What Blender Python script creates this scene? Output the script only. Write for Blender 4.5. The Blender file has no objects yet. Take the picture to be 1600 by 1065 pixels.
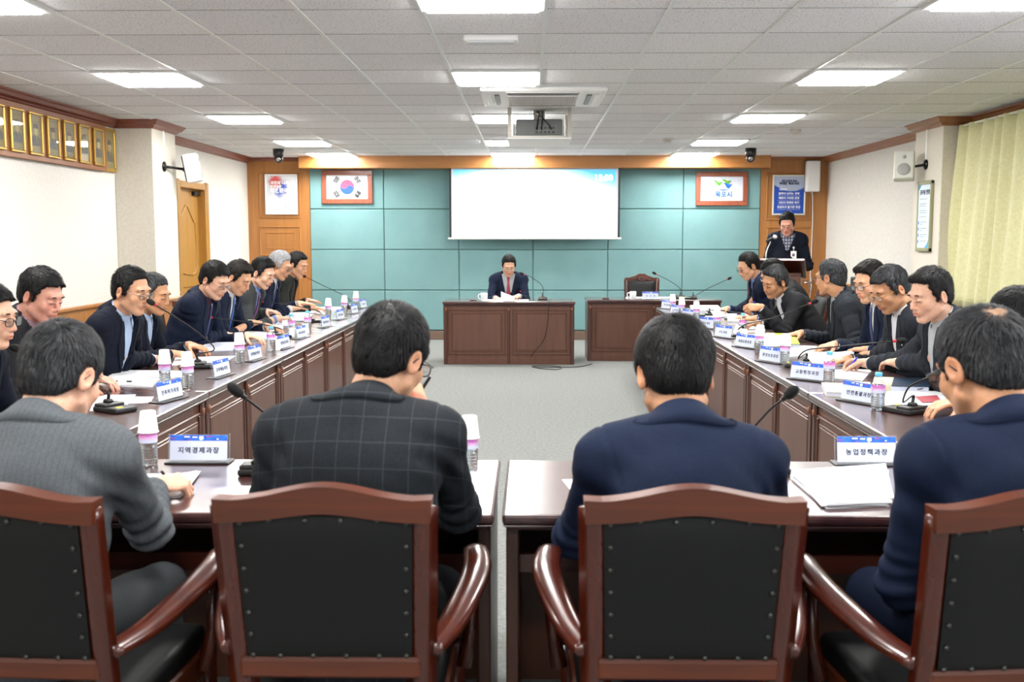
import bpy, bmesh, math, os
import numpy as np
from mathutils import Vector, Matrix, Euler
from math import sin, cos, pi, radians, sqrt, atan2

SC = bpy.context.scene
COL = SC.collection
SKIP = os.environ.get('SKIP_PEOPLE') == '1'

# ---------------------------------------------------------------- camera, world, exposure
CF, CP, CY, CH = 1598.4, .1010, .0175, 1.43          # focal px, pitch down, yaw left, height
cd = bpy.data.cameras.new('camera'); cam = bpy.data.objects.new('camera', cd); COL.objects.link(cam)
cd.sensor_width = 36; cd.lens = 36 * CF / 1600
cam.location = (0, 0, CH)
cam.rotation_euler = (pi / 2 - CP, 0, CY)
cd.clip_end = 100
cd.dof.use_dof = True; cd.dof.focus_distance = 6.0; cd.dof.aperture_fstop = 5.0
SC.camera = cam
w = bpy.data.worlds.new('world'); SC.world = w; w.use_nodes = True
w.node_tree.nodes['Background'].inputs[0].default_value = (.9, .95, 1, 1)
w.node_tree.nodes['Background'].inputs[1].default_value = .3
SC.view_settings.view_transform = 'Standard'; SC.view_settings.look = 'None'
SC.view_settings.exposure = 0.08; SC.view_settings.gamma = 1
SC.view_settings.use_curve_mapping = False
LIGHT = 54.
FILL = 190.                  # fill from lamps outside the invented windows, added to brighten the room
try:
    SC.cycles.max_bounces = 9; SC.cycles.diffuse_bounces = 7; SC.cycles.transmission_bounces = 7
    SC.cycles.transparent_max_bounces = 12; SC.cycles.use_denoising = True
    SC.cycles.sample_clamp_indirect = 6
except Exception: pass

T = .712                    # table top height
CEIL = CH + 1.097
XL, XR, YB, YN = -3.93, 4.10, 14.35, -3.6
_F = np.array([-sin(CY) * cos(CP), cos(CY) * cos(CP), -sin(CP)])
_R = np.array([cos(CY), sin(CY), 0.]); _U = np.cross(_R, _F)
def _ray(x, y): return _F + _R * (x - 800) / CF + _U * (532.5 - y) / CF
def at(x, y, Y):                        # point of the room seen at (x, y) at depth Y
    d = _ray(x, y) * (Y / _ray(x, y)[1]); return Vector((d[0], d[1], d[2] + CH))
def on(x, y, z=T):                      # point of the room seen at (x, y) on the level z
    d = _ray(x, y); d = d * ((z - CH) / d[2]); return Vector((d[0], d[1], z))

# ---------------------------------------------------------------- materials
MATS = {}
def srgb(h):
    if isinstance(h, str):
        c = [int(h[i:i + 2], 16) / 255 for i in (0, 2, 4)]
        return tuple((v / 12.92 if v <= .04045 else ((v + .055) / 1.055) ** 2.4) for v in c) + (1,)
    return tuple(h) + (1,) if len(h) == 3 else tuple(h)
class N:
    def __init__(s, name):
        s.m = bpy.data.materials.new(name); s.m.use_nodes = True
        s.t = s.m.node_tree; s.b = s.t.nodes['Principled BSDF']
    def n(s, typ, **kw):
        x = s.t.nodes.new(typ)
        for k, v in kw.items():
            if k in x.inputs.keys(): x.inputs[k].default_value = v
            else: setattr(x, k, v)
        return x
    def l(s, a, b): s.t.links.new(a, b)
    def coord(s, scale=(1, 1, 1), kind='Object', rot=(0, 0, 0)):
        c = s.n('ShaderNodeTexCoord'); m = s.n('ShaderNodeMapping')
        m.inputs['Scale'].default_value = scale; m.inputs['Rotation'].default_value = rot
        s.l(c.outputs[kind], m.inputs[0]); return m.outputs[0]
    def noise(s, vec, scale, detail=3, rough=.5):
        x = s.n('ShaderNodeTexNoise'); x.inputs['Scale'].default_value = scale
        x.inputs['Detail'].default_value = detail; x.inputs['Roughness'].default_value = rough
        if vec is not None: s.l(vec, x.inputs['Vector'])
        return x
    def ramp(s, fac, stops, interp='LINEAR'):
        r = s.n('ShaderNodeValToRGB'); e = r.color_ramp.elements; r.color_ramp.interpolation = interp
        while len(e) < len(stops): e.new(.5)
        for i, (p, c) in enumerate(stops): e[i].position = p; e[i].color = srgb(c)
        s.l(fac, r.inputs[0]); return r.outputs[0]
    def mix(s, fac, a, b, mode='MIX'):
        x = s.n('ShaderNodeMix', data_type='RGBA', blend_type=mode)
        for sock, v in ((x.inputs[0], fac), (x.inputs[6], a), (x.inputs[7], b)):
            if hasattr(v, 'links'): s.l(v, sock)
            else: sock.default_value = v if isinstance(v, (int, float)) else srgb(v)
        return x.outputs[2]
    def math(s, op, a, b=0., c=0.):
        x = s.n('ShaderNodeMath', operation=op)
        for i, v in enumerate((a, b, c)):
            if hasattr(v, 'links'): s.l(v, x.inputs[i])
            else: x.inputs[i].default_value = v
        return x.outputs[0]
    def xyz(s, vec):
        x = s.n('ShaderNodeSeparateXYZ'); s.l(vec, x.inputs[0]); return x.outputs
    def bump(s, h, strength=.3, dist=.01):
        x = s.n('ShaderNodeBump'); x.inputs['Strength'].default_value = strength
        x.inputs['Distance'].default_value = dist; s.l(h, x.inputs['Height'])
        s.l(x.outputs[0], s.b.inputs['Normal']); return x
    def set(s, **kw):
        for k, v in kw.items():
            k = {'color': 'Base Color', 'rough': 'Roughness', 'metal': 'Metallic', 'spec': 'Specular IOR Level', 'coat': 'Coat Weight',
                 'coat_rough': 'Coat Roughness', 'emit': 'Emission Strength', 'emitc': 'Emission Color', 'trans': 'Transmission Weight',
                 'ior': 'IOR', 'alpha': 'Alpha', 'sss': 'Subsurface Weight', 'sheen': 'Sheen Weight'}[k]
            if hasattr(v, 'links'): s.l(v, s.b.inputs[k])
            else: s.b.inputs[k].default_value = srgb(v) if isinstance(v, (str, tuple)) else v
        return s
def plain(name, color, rough=.5, **kw):
    if name in MATS: return MATS[name]
    n = N(name); n.set(color=color, rough=rough, **kw); MATS[name] = n.m; return n.m
def wood(name, c1, c2, axis=2, rough=.35, coat=.3, scale=1., bands=True):
    n = N(name); sc = [9 * scale] * 3; sc[axis] = .7 * scale
    v = n.coord(tuple(sc)); a = n.noise(v, 2.2, 6, .62)
    v2 = n.coord(tuple(60 * scale if i != axis else 1.5 for i in range(3))); b = n.noise(v2, 2, 3)
    f = n.math('ADD', n.math('MULTIPLY', a.outputs[0], .75), n.math('MULTIPLY', b.outputs[0], .25))
    n.set(color=n.ramp(f, [(.3, c1), (.7, c2)]), rough=rough, coat=coat, coat_rough=.12)
    MATS[name] = n.m; return n.m

M_mahog = wood('mahogany_upright', '32180f', '4a281a', 2, .42, .25)
M_mahogx = wood('mahogany_rail', '35160f', '532418', 0, .34, .45)
M_mahogy = wood('mahogany_long', '32180f', '4a281a', 1, .34, .45)
M_panel = wood('mahogany_panel', '492a1d', '5e3a2a', 2, .45, .2)
M_chairw = wood('chair_wood', '2e0e06', '4c1a09', 2, .26, .45, 1.5)
M_chairr = wood('chair_rail_wood', '3c1807', '5c270c', 0, .42, .08, 1.2)
M_orange = wood('honey_veneer', '94602c', 'ab743b', 2, .4, .15, 1.)
M_orangex = wood('honey_veneer_flat', '94602c', 'ab743b', 0, .38, .2)
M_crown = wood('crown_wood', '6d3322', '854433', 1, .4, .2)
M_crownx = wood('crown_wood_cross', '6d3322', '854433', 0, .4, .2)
M_yellow = wood('door_veneer', '96692a', 'ad7f36', 2, .4, .2)
M_board = wood('board_wood', '7c4a2c', '93603c', 1, .5, .05, 2)
M_frame = wood('picture_frame_wood', '7a3c28', '9a5338', 2, .35, .3)

def table_top():
    n = N('table_top'); v = n.coord((7, 1.2, 7)); a = n.noise(v, 2, 5, .6)
    n.set(color=n.ramp(a.outputs[0], [(.3, '33191a'), (.7, '52302c')]), rough=.3, coat=1., coat_rough=.16, spec=.6)
    b = n.noise(n.coord((1, 1, 1)), 9, 2)
    n.bump(b.outputs[0], .04, .004); return n.m
M_top = table_top()
def ceiling_mat():
    n = N('ceiling_tile'); v = n.coord((1, 1, 1))
    a = n.noise(n.coord((1, 1, 1)), 95, 2, .5); b = n.noise(v, 14, 3)
    spots = n.ramp(a.outputs[0], [(.615, (0, 0, 0)), (.66, (1, 1, 1))])
    x, y, z = n.xyz(v)
    # each tile differs a little
    ix = n.math('FLOOR', n.math('DIVIDE', n.math('SUBTRACT', x, .071), .6)); iy = n.math('FLOOR', n.math('DIVIDE', n.math('SUBTRACT', y, .277), .6))
    cb = n.n('ShaderNodeCombineXYZ'); n.l(ix, cb.inputs[0]); n.l(iy, cb.inputs[1])
    wn = n.n('ShaderNodeTexWhiteNoise', noise_dimensions='3D'); n.l(cb.outputs[0], wn.inputs[0])
    base = n.ramp(wn.outputs[0], [(0, 'e6e8ec'), (1, 'eff1f4')])
    # darker speckles scattered over every tile
    col = n.mix(spots, base, 'a19d97')
    n.set(color=col, rough=.9, spec=.1); n.bump(a.outputs[0], -.25, .003); return n.m
M_ceil = ceiling_mat()
def wallpaper(name, c1, c2):
    n = N(name); v = n.coord((1, 1, 1)); a = n.noise(v, 55, 3, .6)
    n.set(color=n.ramp(a.outputs[0], [(.35, c1), (.65, c2)]), rough=.8, spec=.15); n.bump(a.outputs[0], .25, .004); return n.m
M_wall = wallpaper('wallpaper', 'cfcbc3', 'dad7cf')
M_column = wallpaper('pillar_wallpaper', 'cec8bb', 'd7d1c4')
def teal():
    n = N('teal_fabric_panel'); v = n.coord((1, 1, 1)); a = n.noise(v, 160, 2, .6); b = n.noise(v, 3, 3)
    f = n.math('ADD', n.math('MULTIPLY', a.outputs[0], .5), n.math('MULTIPLY', b.outputs[0], .5))
    n.set(color=n.ramp(f, [(.3, '6a8f91'), (.7, '779b9c')]), rough=.85, spec=.15); n.bump(a.outputs[0], .2, .003); return n.m
M_teal = teal()
def carpet():
    n = N('grey_carpet'); v = n.coord((1, 1, 1)); a = n.noise(v, 320, 2, .7); b = n.noise(v, 45, 3, .6)
    f = n.math('ADD', n.math('MULTIPLY', a.outputs[0], .6), n.math('MULTIPLY', b.outputs[0], .4))
    n.set(color=n.ramp(f, [(.35, '646664'), (.65, '8e908e')]), rough=.95, spec=.1); n.bump(a.outputs[0], .4, .004); return n.m
M_carpet = carpet()
def curtain_mat():
    n = N('cream_curtain_cloth'); v = n.coord((1, 1, 1)); a = n.noise(v, 40, 3)
    n.set(color=n.ramp(a.outputs[0], [(.3, 'cdca98'), (.7, 'd8d5a8')]), rough=.6, sheen=.3); n.bump(a.outputs[0], .2, .004); return n.m
M_curtain = curtain_mat()
def leather():
    n = N('black_leather'); v = n.coord((1, 1, 1)); a = n.n('ShaderNodeTexVoronoi'); a.inputs['Scale'].default_value = 260; n.l(v, a.inputs[0])
    n.set(color='0a0c0c', rough=.5, spec=.3); n.bump(a.outputs[0], .12, .002); return n.m
M_leather = leather()
M_white = plain('white_plastic', 'e8e8e6', .35)
M_cream = plain('cream_plastic', 'cfcfbd', .4)
M_black = plain('black_plastic', '121314', .38)
M_metalb = plain('black_metal', '151515', .3, metal=.5)
M_goose = plain('gooseneck_metal', '2a2a2b', .35, metal=.7)
M_foam = plain('mic_foam', '0c0d0d', .95)
M_red = plain('red_ring', 'c8202c', .4)
M_chrome = plain('chrome', 'c8c8c8', .2, metal=1.)
M_pewter = plain('pewter_stud', '484946', .4, metal=.9)
M_gold = plain('gold_frame', 'b8923c', .35, metal=.6)
M_silver = plain('silver_frame', 'c9ccce', .35, metal=.3)
M_paper = plain('paper', 'e9eaee', .7)
M_paper2 = plain('paper_bluish', 'd3d8e8', .7)  # bluish paper for booklets, folders and page blocks
M_grid = plain('ceiling_grid_bar', 'e2e6e4', .35)
M_gridd = plain('ceiling_joint', '8d8c88', .7)
M_navybook = plain('navy_cover', '22384f', .5)
M_beige = plain('beige_cover', 'cfc7ac', .6)
M_lime = plain('lime_cover', 'a3bd2e', .5)
M_bluepen = plain('blue_pen', '1b2fc4', .3)
M_blackpen = plain('black_pen', '16161a', .3)
M_cup = None
def cupmat():
    n = N('printed_paper_cup'); v = n.coord((1, 1, 1)); a = n.noise(v, 60, 3, .6)
    n.set(color=n.ramp(a.outputs[0], [(.60, 'ecebe6'), (.68, 'c2b9a8')]), rough=.6); return n.m
M_cup = cupmat()
def glass(name, col=(1, 1, 1), rough=0.02, refl=.75):
    n = N(name)
    tr = n.n('ShaderNodeBsdfTransparent'); tr.inputs[0].default_value = col + (1,)
    gl = n.n('ShaderNodeBsdfGlossy'); gl.inputs['Roughness'].default_value = rough; gl.inputs[0].default_value = (1, 1, 1, 1)
    fr = n.n('ShaderNodeLayerWeight'); fr.inputs[0].default_value = .35
    mx = n.n('ShaderNodeMixShader'); n.l(n.math('ADD', n.math('MULTIPLY', fr.outputs['Facing'], refl), .05), mx.inputs[0]); n.l(tr.outputs[0], mx.inputs[1]); n.l(gl.outputs[0], mx.inputs[2])
    n.l(mx.outputs[0], n.t.nodes['Material Output'].inputs[0]); return n.m
M_pet = glass('clear_bottle', (.93, .95, .96), .05)
M_lens = glass('spectacle_glass', (.97, .98, .98), .02)
M_pane = glass('picture_glass', (.97, .97, .96), .02, .25)
def emis(name, c, s):
    n = N(name); n.set(color=c, rough=.5, emit=s, emitc=c); return n.m
M_lamp = emis('lamp_diffuser', (1., .985, .96), LIGHT)

# ---------------------------------------------------------------- mesh helpers
def tag(o, label=None, cat=None, group=None, kind=None):
    if label: o['label'] = label
    if cat: o['category'] = cat
    if group: o['group'] = group
    if kind: o['kind'] = kind
    return o
def empty(name, loc=(0, 0, 0), rz=0, label=None, cat=None, group=None):
    o = bpy.data.objects.new(name, None); COL.objects.link(o); o.location = loc; o.rotation_euler = (0, 0, rz)
    o.empty_display_size = .05
    return tag(o, label, cat, group)
class MB:
    """collects shapes of one part"""
    def __init__(s): s.b = bmesh.new()
    def box(s, lo, hi, bev=0, M=None, mi=0, seg=1):
        lo = Vector(lo); hi = Vector(hi); c = (lo + hi) / 2; d = hi - lo
        r = bmesh.ops.create_cube(s.b, size=1)['verts']
        for v in r: v.co = Vector((v.co.x * d.x, v.co.y * d.y, v.co.z * d.z))
        fs = set(f for v in r for f in v.link_faces)
        if bev:
            es = list(set(e for v in r for e in v.link_edges))
            q = bmesh.ops.bevel(s.b, geom=es, offset=min(bev, min(abs(x) for x in d) * .49), segments=seg, affect='EDGES', profile=.6)
            fs = set(f for f in q['faces']) | set(f for v in q['verts'] for f in v.link_faces)
        vs = set(v for f in fs for v in f.verts)
        for v in vs:
            v.co += c
            if M is not None: v.co = M @ v.co
        for f in fs: f.material_index = mi
        return s
    def poly(s, pts, depth, M=None, mi=0):
        """outline in xz extruded along +y"""
        a = [s.b.verts.new((p[0], 0, p[1])) for p in pts]; b = [s.b.verts.new((p[0], depth, p[1])) for p in pts]
        n = len(pts); fs = [s.b.faces.new(a), s.b.faces.new(b[::-1])]
        for i in range(n): fs.append(s.b.faces.new((a[(i + 1) % n], a[i], b[i], b[(i + 1) % n])))
        for v in a + b:
            if M is not None: v.co = M @ v.co
        for f in fs: f.material_index = mi
        return s
    def lathe(s, prof, seg=24, M=None, mi=0, cap=True):
        rings = []
        for r, z in prof:
            rings.append([s.b.verts.new((r * cos(2 * pi * k / seg), r * sin(2 * pi * k / seg), z)) for k in range(seg)])
        fs = []
        for a, b in zip(rings, rings[1:]):
            for k in range(seg): fs.append(s.b.faces.new((a[k], a[(k + 1) % seg], b[(k + 1) % seg], b[k])))
        if cap:
            fs.append(s.b.faces.new(rings[0][::-1])); fs.append(s.b.faces.new(rings[-1]))
        for ring in rings:
            for v in ring:
                if M is not None: v.co = M @ v.co
        for f in fs: f.smooth = True; f.material_index = mi
        return s
    def tube(s, pts, r, seg=10, mi=0, flat=None, closed=False, up=None):
        pts = [Vector(p) for p in pts]; n = len(pts); rr = r if hasattr(r, '__len__') else [r] * n
        rings = []; prev = None
        for i, p in enumerate(pts):
            if closed: t = pts[(i + 1) % n] - pts[i - 1]
            else: t = pts[min(i + 1, n - 1)] - pts[max(i - 1, 0)]
            t.normalize()
            if up is not None: u = Vector(up)
            elif prev is None: u = Vector((0, 0, 1)) if abs(t.z) < .9 else Vector((1, 0, 0))
            else: u = prev
            sd = t.cross(u)
            if sd.length < 1e-6: sd = t.orthogonal()
            sd.normalize(); u = sd.cross(t).normalized(); prev = u
            fx, fy = (1, 1) if flat is None else flat
            rings.append([s.b.verts.new(p + sd * (cos(2 * pi * k / seg) * rr[i] * fx) + u * (sin(2 * pi * k / seg) * rr[i] * fy)) for k in range(seg)])
        fs = []
        m = n if closed else n - 1
        for i in range(m):
            a = rings[i]; b = rings[(i + 1) % n]
            for k in range(seg): fs.append(s.b.faces.new((a[k], a[(k + 1) % seg], b[(k + 1) % seg], b[k])))
        if not closed: fs += [s.b.faces.new(rings[0][::-1]), s.b.faces.new(rings[-1])]
        for f in fs: f.smooth = True; f.material_index = mi
        return s
    def ball(s, c, r, mi=0, seg=12, M=None):
        q = bmesh.ops.create_uvsphere(s.b, u_segments=seg, v_segments=max(6, seg * 2 // 3), radius=1)['verts']
        r = r if hasattr(r, '__len__') else (r,) * 3
        for v in q:
            v.co = Vector((v.co.x * r[0], v.co.y * r[1], v.co.z * r[2]))
            if M is not None: v.co = M @ v.co
            v.co += Vector(c)
        for f in set(f for v in q for f in v.link_faces): f.smooth = True; f.material_index = mi
        return s
    def grid(s, fn, nu, nv, mi=0, smooth=True):
        g = [[s.b.verts.new(fn(i / nu, j / nv)) for j in range(nv + 1)] for i in range(nu + 1)]
        for i in range(nu):
            for j in range(nv):
                f = s.b.faces.new((g[i][j], g[i + 1][j], g[i + 1][j + 1], g[i][j + 1])); f.smooth = smooth; f.material_index = mi
        return s
    def done(s, name, mat, parent=None, loc=None, rot=None, shade=None):
        bmesh.ops.recalc_face_normals(s.b, faces=s.b.faces[:])
        me = bpy.data.meshes.new(name); s.b.to_mesh(me); s.b.free()
        for m in (mat if isinstance(mat, (list, tuple)) else [mat]): me.materials.append(m)
        if shade: me.polygons.foreach_set('use_smooth', [True] * len(me.polygons))
        o = bpy.data.objects.new(name, me); COL.objects.link(o)
        if parent is not None: o.parent = parent
        if loc is not None: o.location = loc
        if rot is not None: o.rotation_euler = rot
        return o
def box(name, lo, hi, mat, parent=None, bev=0, seg=1): return MB().box(lo, hi, bev, seg=seg).done(name, mat, parent)
def struct(o): o['kind'] = 'structure'; return o
TEXTS = []
def text(body, size, mat, parent, loc, rot=(pi / 2, 0, 0), name='lettering', bold=0., sx=1., spacing=1., align='CENTER', depth=.0004):
    c = bpy.data.curves.new('txt', 'FONT'); c.body = body; c.size = size; c.align_x = align; c.align_y = 'CENTER'
    c.offset = bold; c.extrude = depth; c.space_character = spacing; c.resolution_u = 2
    o = bpy.data.objects.new('txt', c); COL.objects.link(o)
    TEXTS.append((o, name, mat, parent, Matrix.Translation(Vector(loc)) @ Euler(rot).to_matrix().to_4x4() @ Matrix.Diagonal((sx, 1, 1, 1))))
def flush_text():
    bpy.context.view_layer.update(); dg = bpy.context.evaluated_depsgraph_get()
    for o, name, mat, parent, M in TEXTS:
        me = bpy.data.meshes.new_from_object(o.evaluated_get(dg)); me.name = name; me.transform(M)
        me.materials.clear(); me.materials.append(mat)
        q = bpy.data.objects.new(name, me); COL.objects.link(q); q.parent = parent
    for o, *_ in TEXTS: c = o.data; bpy.data.objects.remove(o); bpy.data.curves.remove(c)
    TEXTS.clear()
def copy_tree(o, parent=None):
    c = o.copy(); COL.objects.link(c)
    if parent is not None: c.parent = parent
    for ch in list(o.children): copy_tree(ch, c)
    return c
def bez(p0, p1, p2, p3, n=12):
    out = []
    for i in range(n + 1):
        t = i / n; out.append(Vector(p0) * (1 - t) ** 3 + Vector(p1) * 3 * t * (1 - t) ** 2 + Vector(p2) * 3 * t * t * (1 - t) + Vector(p3) * t ** 3)
    return out
def spline(pts, n=6):
    pts = [Vector(p) for p in pts]; out = []
    for i in range(len(pts) - 1):
        a = pts[max(i - 1, 0)]; b = pts[i]; c = pts[i + 1]; d = pts[min(i + 2, len(pts) - 1)]
        for k in range(n):
            t = k / n
            out.append(.5 * ((2 * b) + (c - a) * t + (2 * a - 5 * b + 4 * c - d) * t * t + (3 * b - a - 3 * c + d) * t ** 3))
    out.append(pts[-1]); return out

# ---------------------------------------------------------------- room shell
struct(box('floor', (XL - .1, YN, -.1), (XR + .1, YB + .2, 0), M_carpet))
struct(box('ceiling', (XL - .1, YN, CEIL), (XR + .1, YB + .2, CEIL + .1), M_ceil))
struct(box('wall_back', (XL - .1, YB, 0), (XR + .1, YB + .15, CEIL), M_wall))
WN = (-3.3, 3.4, .95, 2.35)          # opening added to the unseen near wall to let fill light in
struct(MB().box((XL - .1, YN - .15, 0), (XR + .1, YN, WN[2])).box((XL - .1, YN - .15, WN[3]), (XR + .1, YN, CEIL)).box((XL - .1, YN - .15, WN[2]), (WN[0], YN, WN[3])).box((WN[1], YN - .15, WN[2]), (XR + .1, YN, WN[3])).done('wall_near', M_wall))
WR = (-3.0, 5.6, .95, 2.35)          # opening added to the right wall, nearer than the curtain, for fill light
struct(MB().box((XR, YN, 0), (XR + .15, YB, WR[2])).box((XR, YN, WR[3]), (XR + .15, YB, CEIL)).box((XR, YN, WR[2]), (XR + .15, WR[0], WR[3])).box((XR, WR[1], WR[2]), (XR + .15, YB, WR[3])).done('wall_right', M_wall))
def window(n, x0, x1, y0, y1, z0, z1, k):  # invented windows, out of view, added to pass the fill light
    r = struct(empty('window_%d' % n, ((x0 + x1) / 2, (y0 + y1) / 2, z0))); hx, hy, H = (x1 - x0) / 2, (y1 - y0) / 2, z1 - z0
    m = MB(); along = hx > hy; L = max(hx, hy)
    def bar(a, b, c, d):
        lo, hi = ((a, -.03, c), (b, .03, d)) if along else ((-.03, a, c), (.03, b, d)); m.box(lo, hi, .004)
    bar(-L, L, 0, .05); bar(-L, L, H - .05, H)
    for i in range(k + 1): t = -L + 2 * L * i / k; bar(max(-L, t - .025), min(L, t + .025), .05, H - .05)
    m.done('window_frame', M_white, r)
    box('pane', (-L, -.004, .05) if along else (-.004, -L, .05), (L, .004, H - .05) if along else (.004, L, H - .05), M_added_glass, r)
M_added_glass = glass('window_glass', (.98, .99, 1.), .01)
window(1, WN[0], WN[1], YN - .10, YN - .04, WN[2], WN[3], 4); window(2, XR + .04, XR + .10, WR[0], WR[1], WR[2], WR[3], 5)
def added_fill(name, loc, rot, sx, sy, e):  # area lamp added outside an invented opening to brighten the room
    l = bpy.data.lights.new(name, 'AREA'); l.shape = 'RECTANGLE'; l.size = sx; l.size_y = sy; l.energy = e; l.color = (.93, .97, 1)
    o = bpy.data.objects.new(name, l); COL.objects.link(o); o.location = loc; o.rotation_euler = rot
added_fill('added_fill_near', (.05, YN - .25, 1.6), (radians(98), 0, 0), 6.6, 1.4, FILL * .35)
added_fill('added_fill_right', (XR + .25, 1.3, 1.6), (radians(98), 0, radians(90)), 8.4, 1.4, FILL)
# left wall with the door opening
DY0, DY1, DZ = 11.45, 12.38, 2.02
w_ = MB().box((XL - .15, YN, 0), (XL, DY0, CEIL)).box((XL - .15, DY1, 0), (XL, YB, CEIL)).box((XL - .15, DY0, DZ), (XL, DY1, CEIL))
struct(w_.done('wall_left', M_wall))
# wall pillars
def pillar(x0, x1, y0, y1, name):
    return struct(MB().box((x0, y0, 0), (x1, y1, CEIL), .006).done(name, M_column))
PLx, PLy0, PLy1 = -3.56, 9.72, 10.35
PRx, PRy0, PRy1 = 3.80, 9.63, 10.3
pillar(XL, PLx, PLy0, PLy1, 'wall_left_pillar'); pillar(PRx, XR, PRy0, PRy1, 'wall_right_pillar')
# crown moulding : profile swept along a wall line
def crown(path, name, mat, inward=1):
    prof = [(0, 0), (.085, 0), (.085, -.012), (.07, -.02), (.055, -.045), (.028, -.058), (.02, -.072), (0, -.078)]
    b = bmesh.new(); n = len(path); rings = []
    for i, p in enumerate(path):
        p = Vector(p)
        d0 = (p - Vector(path[i - 1])).normalized() if i else None
        d1 = (Vector(path[i + 1]) - p).normalized() if i < n - 1 else None
        n0 = Vector((-d0.y, d0.x)) * inward if d0 else None; n1 = Vector((-d1.y, d1.x)) * inward if d1 else None
        m = (n0 + n1) / max(.3, (1 + n0.dot(n1))) if (n0 and n1) else (n0 or n1)
        rings.append([b.verts.new((p.x + m.x * q[0], p.y + m.y * q[0], CEIL + q[1])) for q in prof])
    for a, c in zip(rings, rings[1:]):
        for k in range(len(prof)):
            k2 = (k + 1) % len(prof); b.faces.new((a[k], a[k2], c[k2], c[k]))
    b.faces.new(rings[0]); b.faces.new(rings[-1][::-1])
    bmesh.ops.recalc_face_normals(b, faces=b.faces[:])
    me = bpy.data.meshes.new(name); b.to_mesh(me); b.free(); me.materials.append(mat)
    o = bpy.data.objects.new(name, me); COL.objects.link(o); return struct(o)
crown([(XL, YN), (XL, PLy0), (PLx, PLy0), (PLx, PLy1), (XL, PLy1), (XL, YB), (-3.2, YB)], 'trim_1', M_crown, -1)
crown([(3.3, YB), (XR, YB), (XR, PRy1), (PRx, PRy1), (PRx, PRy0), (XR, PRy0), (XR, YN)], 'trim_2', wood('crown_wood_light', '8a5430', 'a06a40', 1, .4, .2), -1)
# wainscot with a cap on the side walls and pillars
def wainscot(name, boxes):
    m = MB()
    for lo, hi, ax in boxes:
        m.box((lo[0], lo[1], .0), (hi[0], hi[1], .80))
        m.box((lo[0] - .02, lo[1] - .02, .80), (hi[0] + .02, hi[1] + .02, .835), .008)
        m.box((lo[0] - .012, lo[1] - .012, 0), (hi[0] + .012, hi[1] + .012, .09), .004)
    return struct(m.done(name, M_orange))
wainscot('trim_3', [((XL - .02, YN), (XL + .015, PLy0), 1), ((XL - .02, PLy0 - .02), (PLx + .015, PLy1 + .02), 1), ((XL - .02, PLy1), (XL + .015, DY0 - .11), 1), ((XL - .02, DY1 + .11), (XL + .015, YB), 1)])
wainscot('trim_4', [((XR - .015, YN), (XR + .02, PRy0), 1), ((PRx - .015, PRy0 - .02), (XR + .02, PRy1 + .02), 1), ((XR - .015, PRy1), (XR + .02, YB), 1)])
# ceiling grid
m = MB()
for k in range(-7, 8):
    x = .071 + .6 * k
    if XL < x < XR: m.box((x - .010, YN, CEIL - .005), (x + .010, 14.0, CEIL + .002))
struct(m.done('trim_5', M_grid))
m = MB()
for i in range(-14, 16):
    y = 5.077 + .6 * i
    if YN < y < 14: m.box((XL, y - .0032, CEIL - .0015), (XR, y + .0032, CEIL + .002))
struct(m.done('trim_6', M_gridd))

# ---------------------------------------------------------------- far wall
WX0, WX1 = at(485, 300, YB)[0], at(1187, 300, YB)[0]
def panel_frame(m, x0, x1, z0, z1, y, t=.022, d=.014, M=None):
    for a, b_ in (((x0, z0), (x1, z0 + t)), ((x0, z1 - t), (x1, z1)), ((x0, z0 + t), (x0 + t, z1 - t)), ((x1 - t, z0 + t), (x1, z1 - t))):
        m.box((a[0], y - d, a[1]), (b_[0], y, b_[1]), d * .45, M)
# veneer side panels
def veneer(name, x0, x1, px):
    m = MB().box((x0, YB - .045, 0), (x1, YB, CEIL - .0))
    y = YB - .045
    for (a, b_, c, d_) in px:
        p = at(a, b_, y); q = at(c, d_, y)
        panel_frame(m, p.x, q.x, q.z, p.z, y)
        if p.z < 1.75: panel_frame(m, p.x + .09, q.x - .09, max(q.z + .1, .1), p.z - .09, y, .012, .008)
    return struct(m.done(name, M_orange))
veneer('wall_back_left_veneer', XL, WX0, [(404, 269, 470, 341), (405, 353, 471, 400), (405, 410, 471, 520)])
veneer('wall_back_right_veneer', WX1, XR, [(1198, 269, 1266, 344), (1198, 354, 1266, 427), (1198, 436, 1266, 520)])
# acoustic fabric panels
xs = [WX0] + [at(x, 350, YB - .06)[0] for x in (600, 717, 833, 950, 1067)] + [WX1]
zs = [at(800, y, YB - .06)[2] for y in (516, 453.4, 390, 326.5)] + [CEIL - .02]
m = MB()
for i in range(6):
    for j in range(4):
        m.box((xs[i] + .004, YB - .06, zs[j] + .004), (xs[i + 1] - .004, YB - .005, zs[j + 1] - .004), .008)
m.box((WX0, YB - .02, 0), (WX1, YB - .001, CEIL))
struct(m.done('wall_back_fabric_panels', M_teal))
struct(MB().box((WX0, YB - .075, 0), (WX1, YB, zs[0] - .01), .006).done('baseboard_back', plain('brown_skirting', '6a5548', .5)))
# header beam
bx0, bx1 = at(466, 250, 14.0)[0], at(1205, 250, 14.0)[0]
struct(MB().box((bx0, 14.0, CEIL - .165), (bx1, YB - .04, CEIL), .006).done('trim_7', M_orangex))
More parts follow.
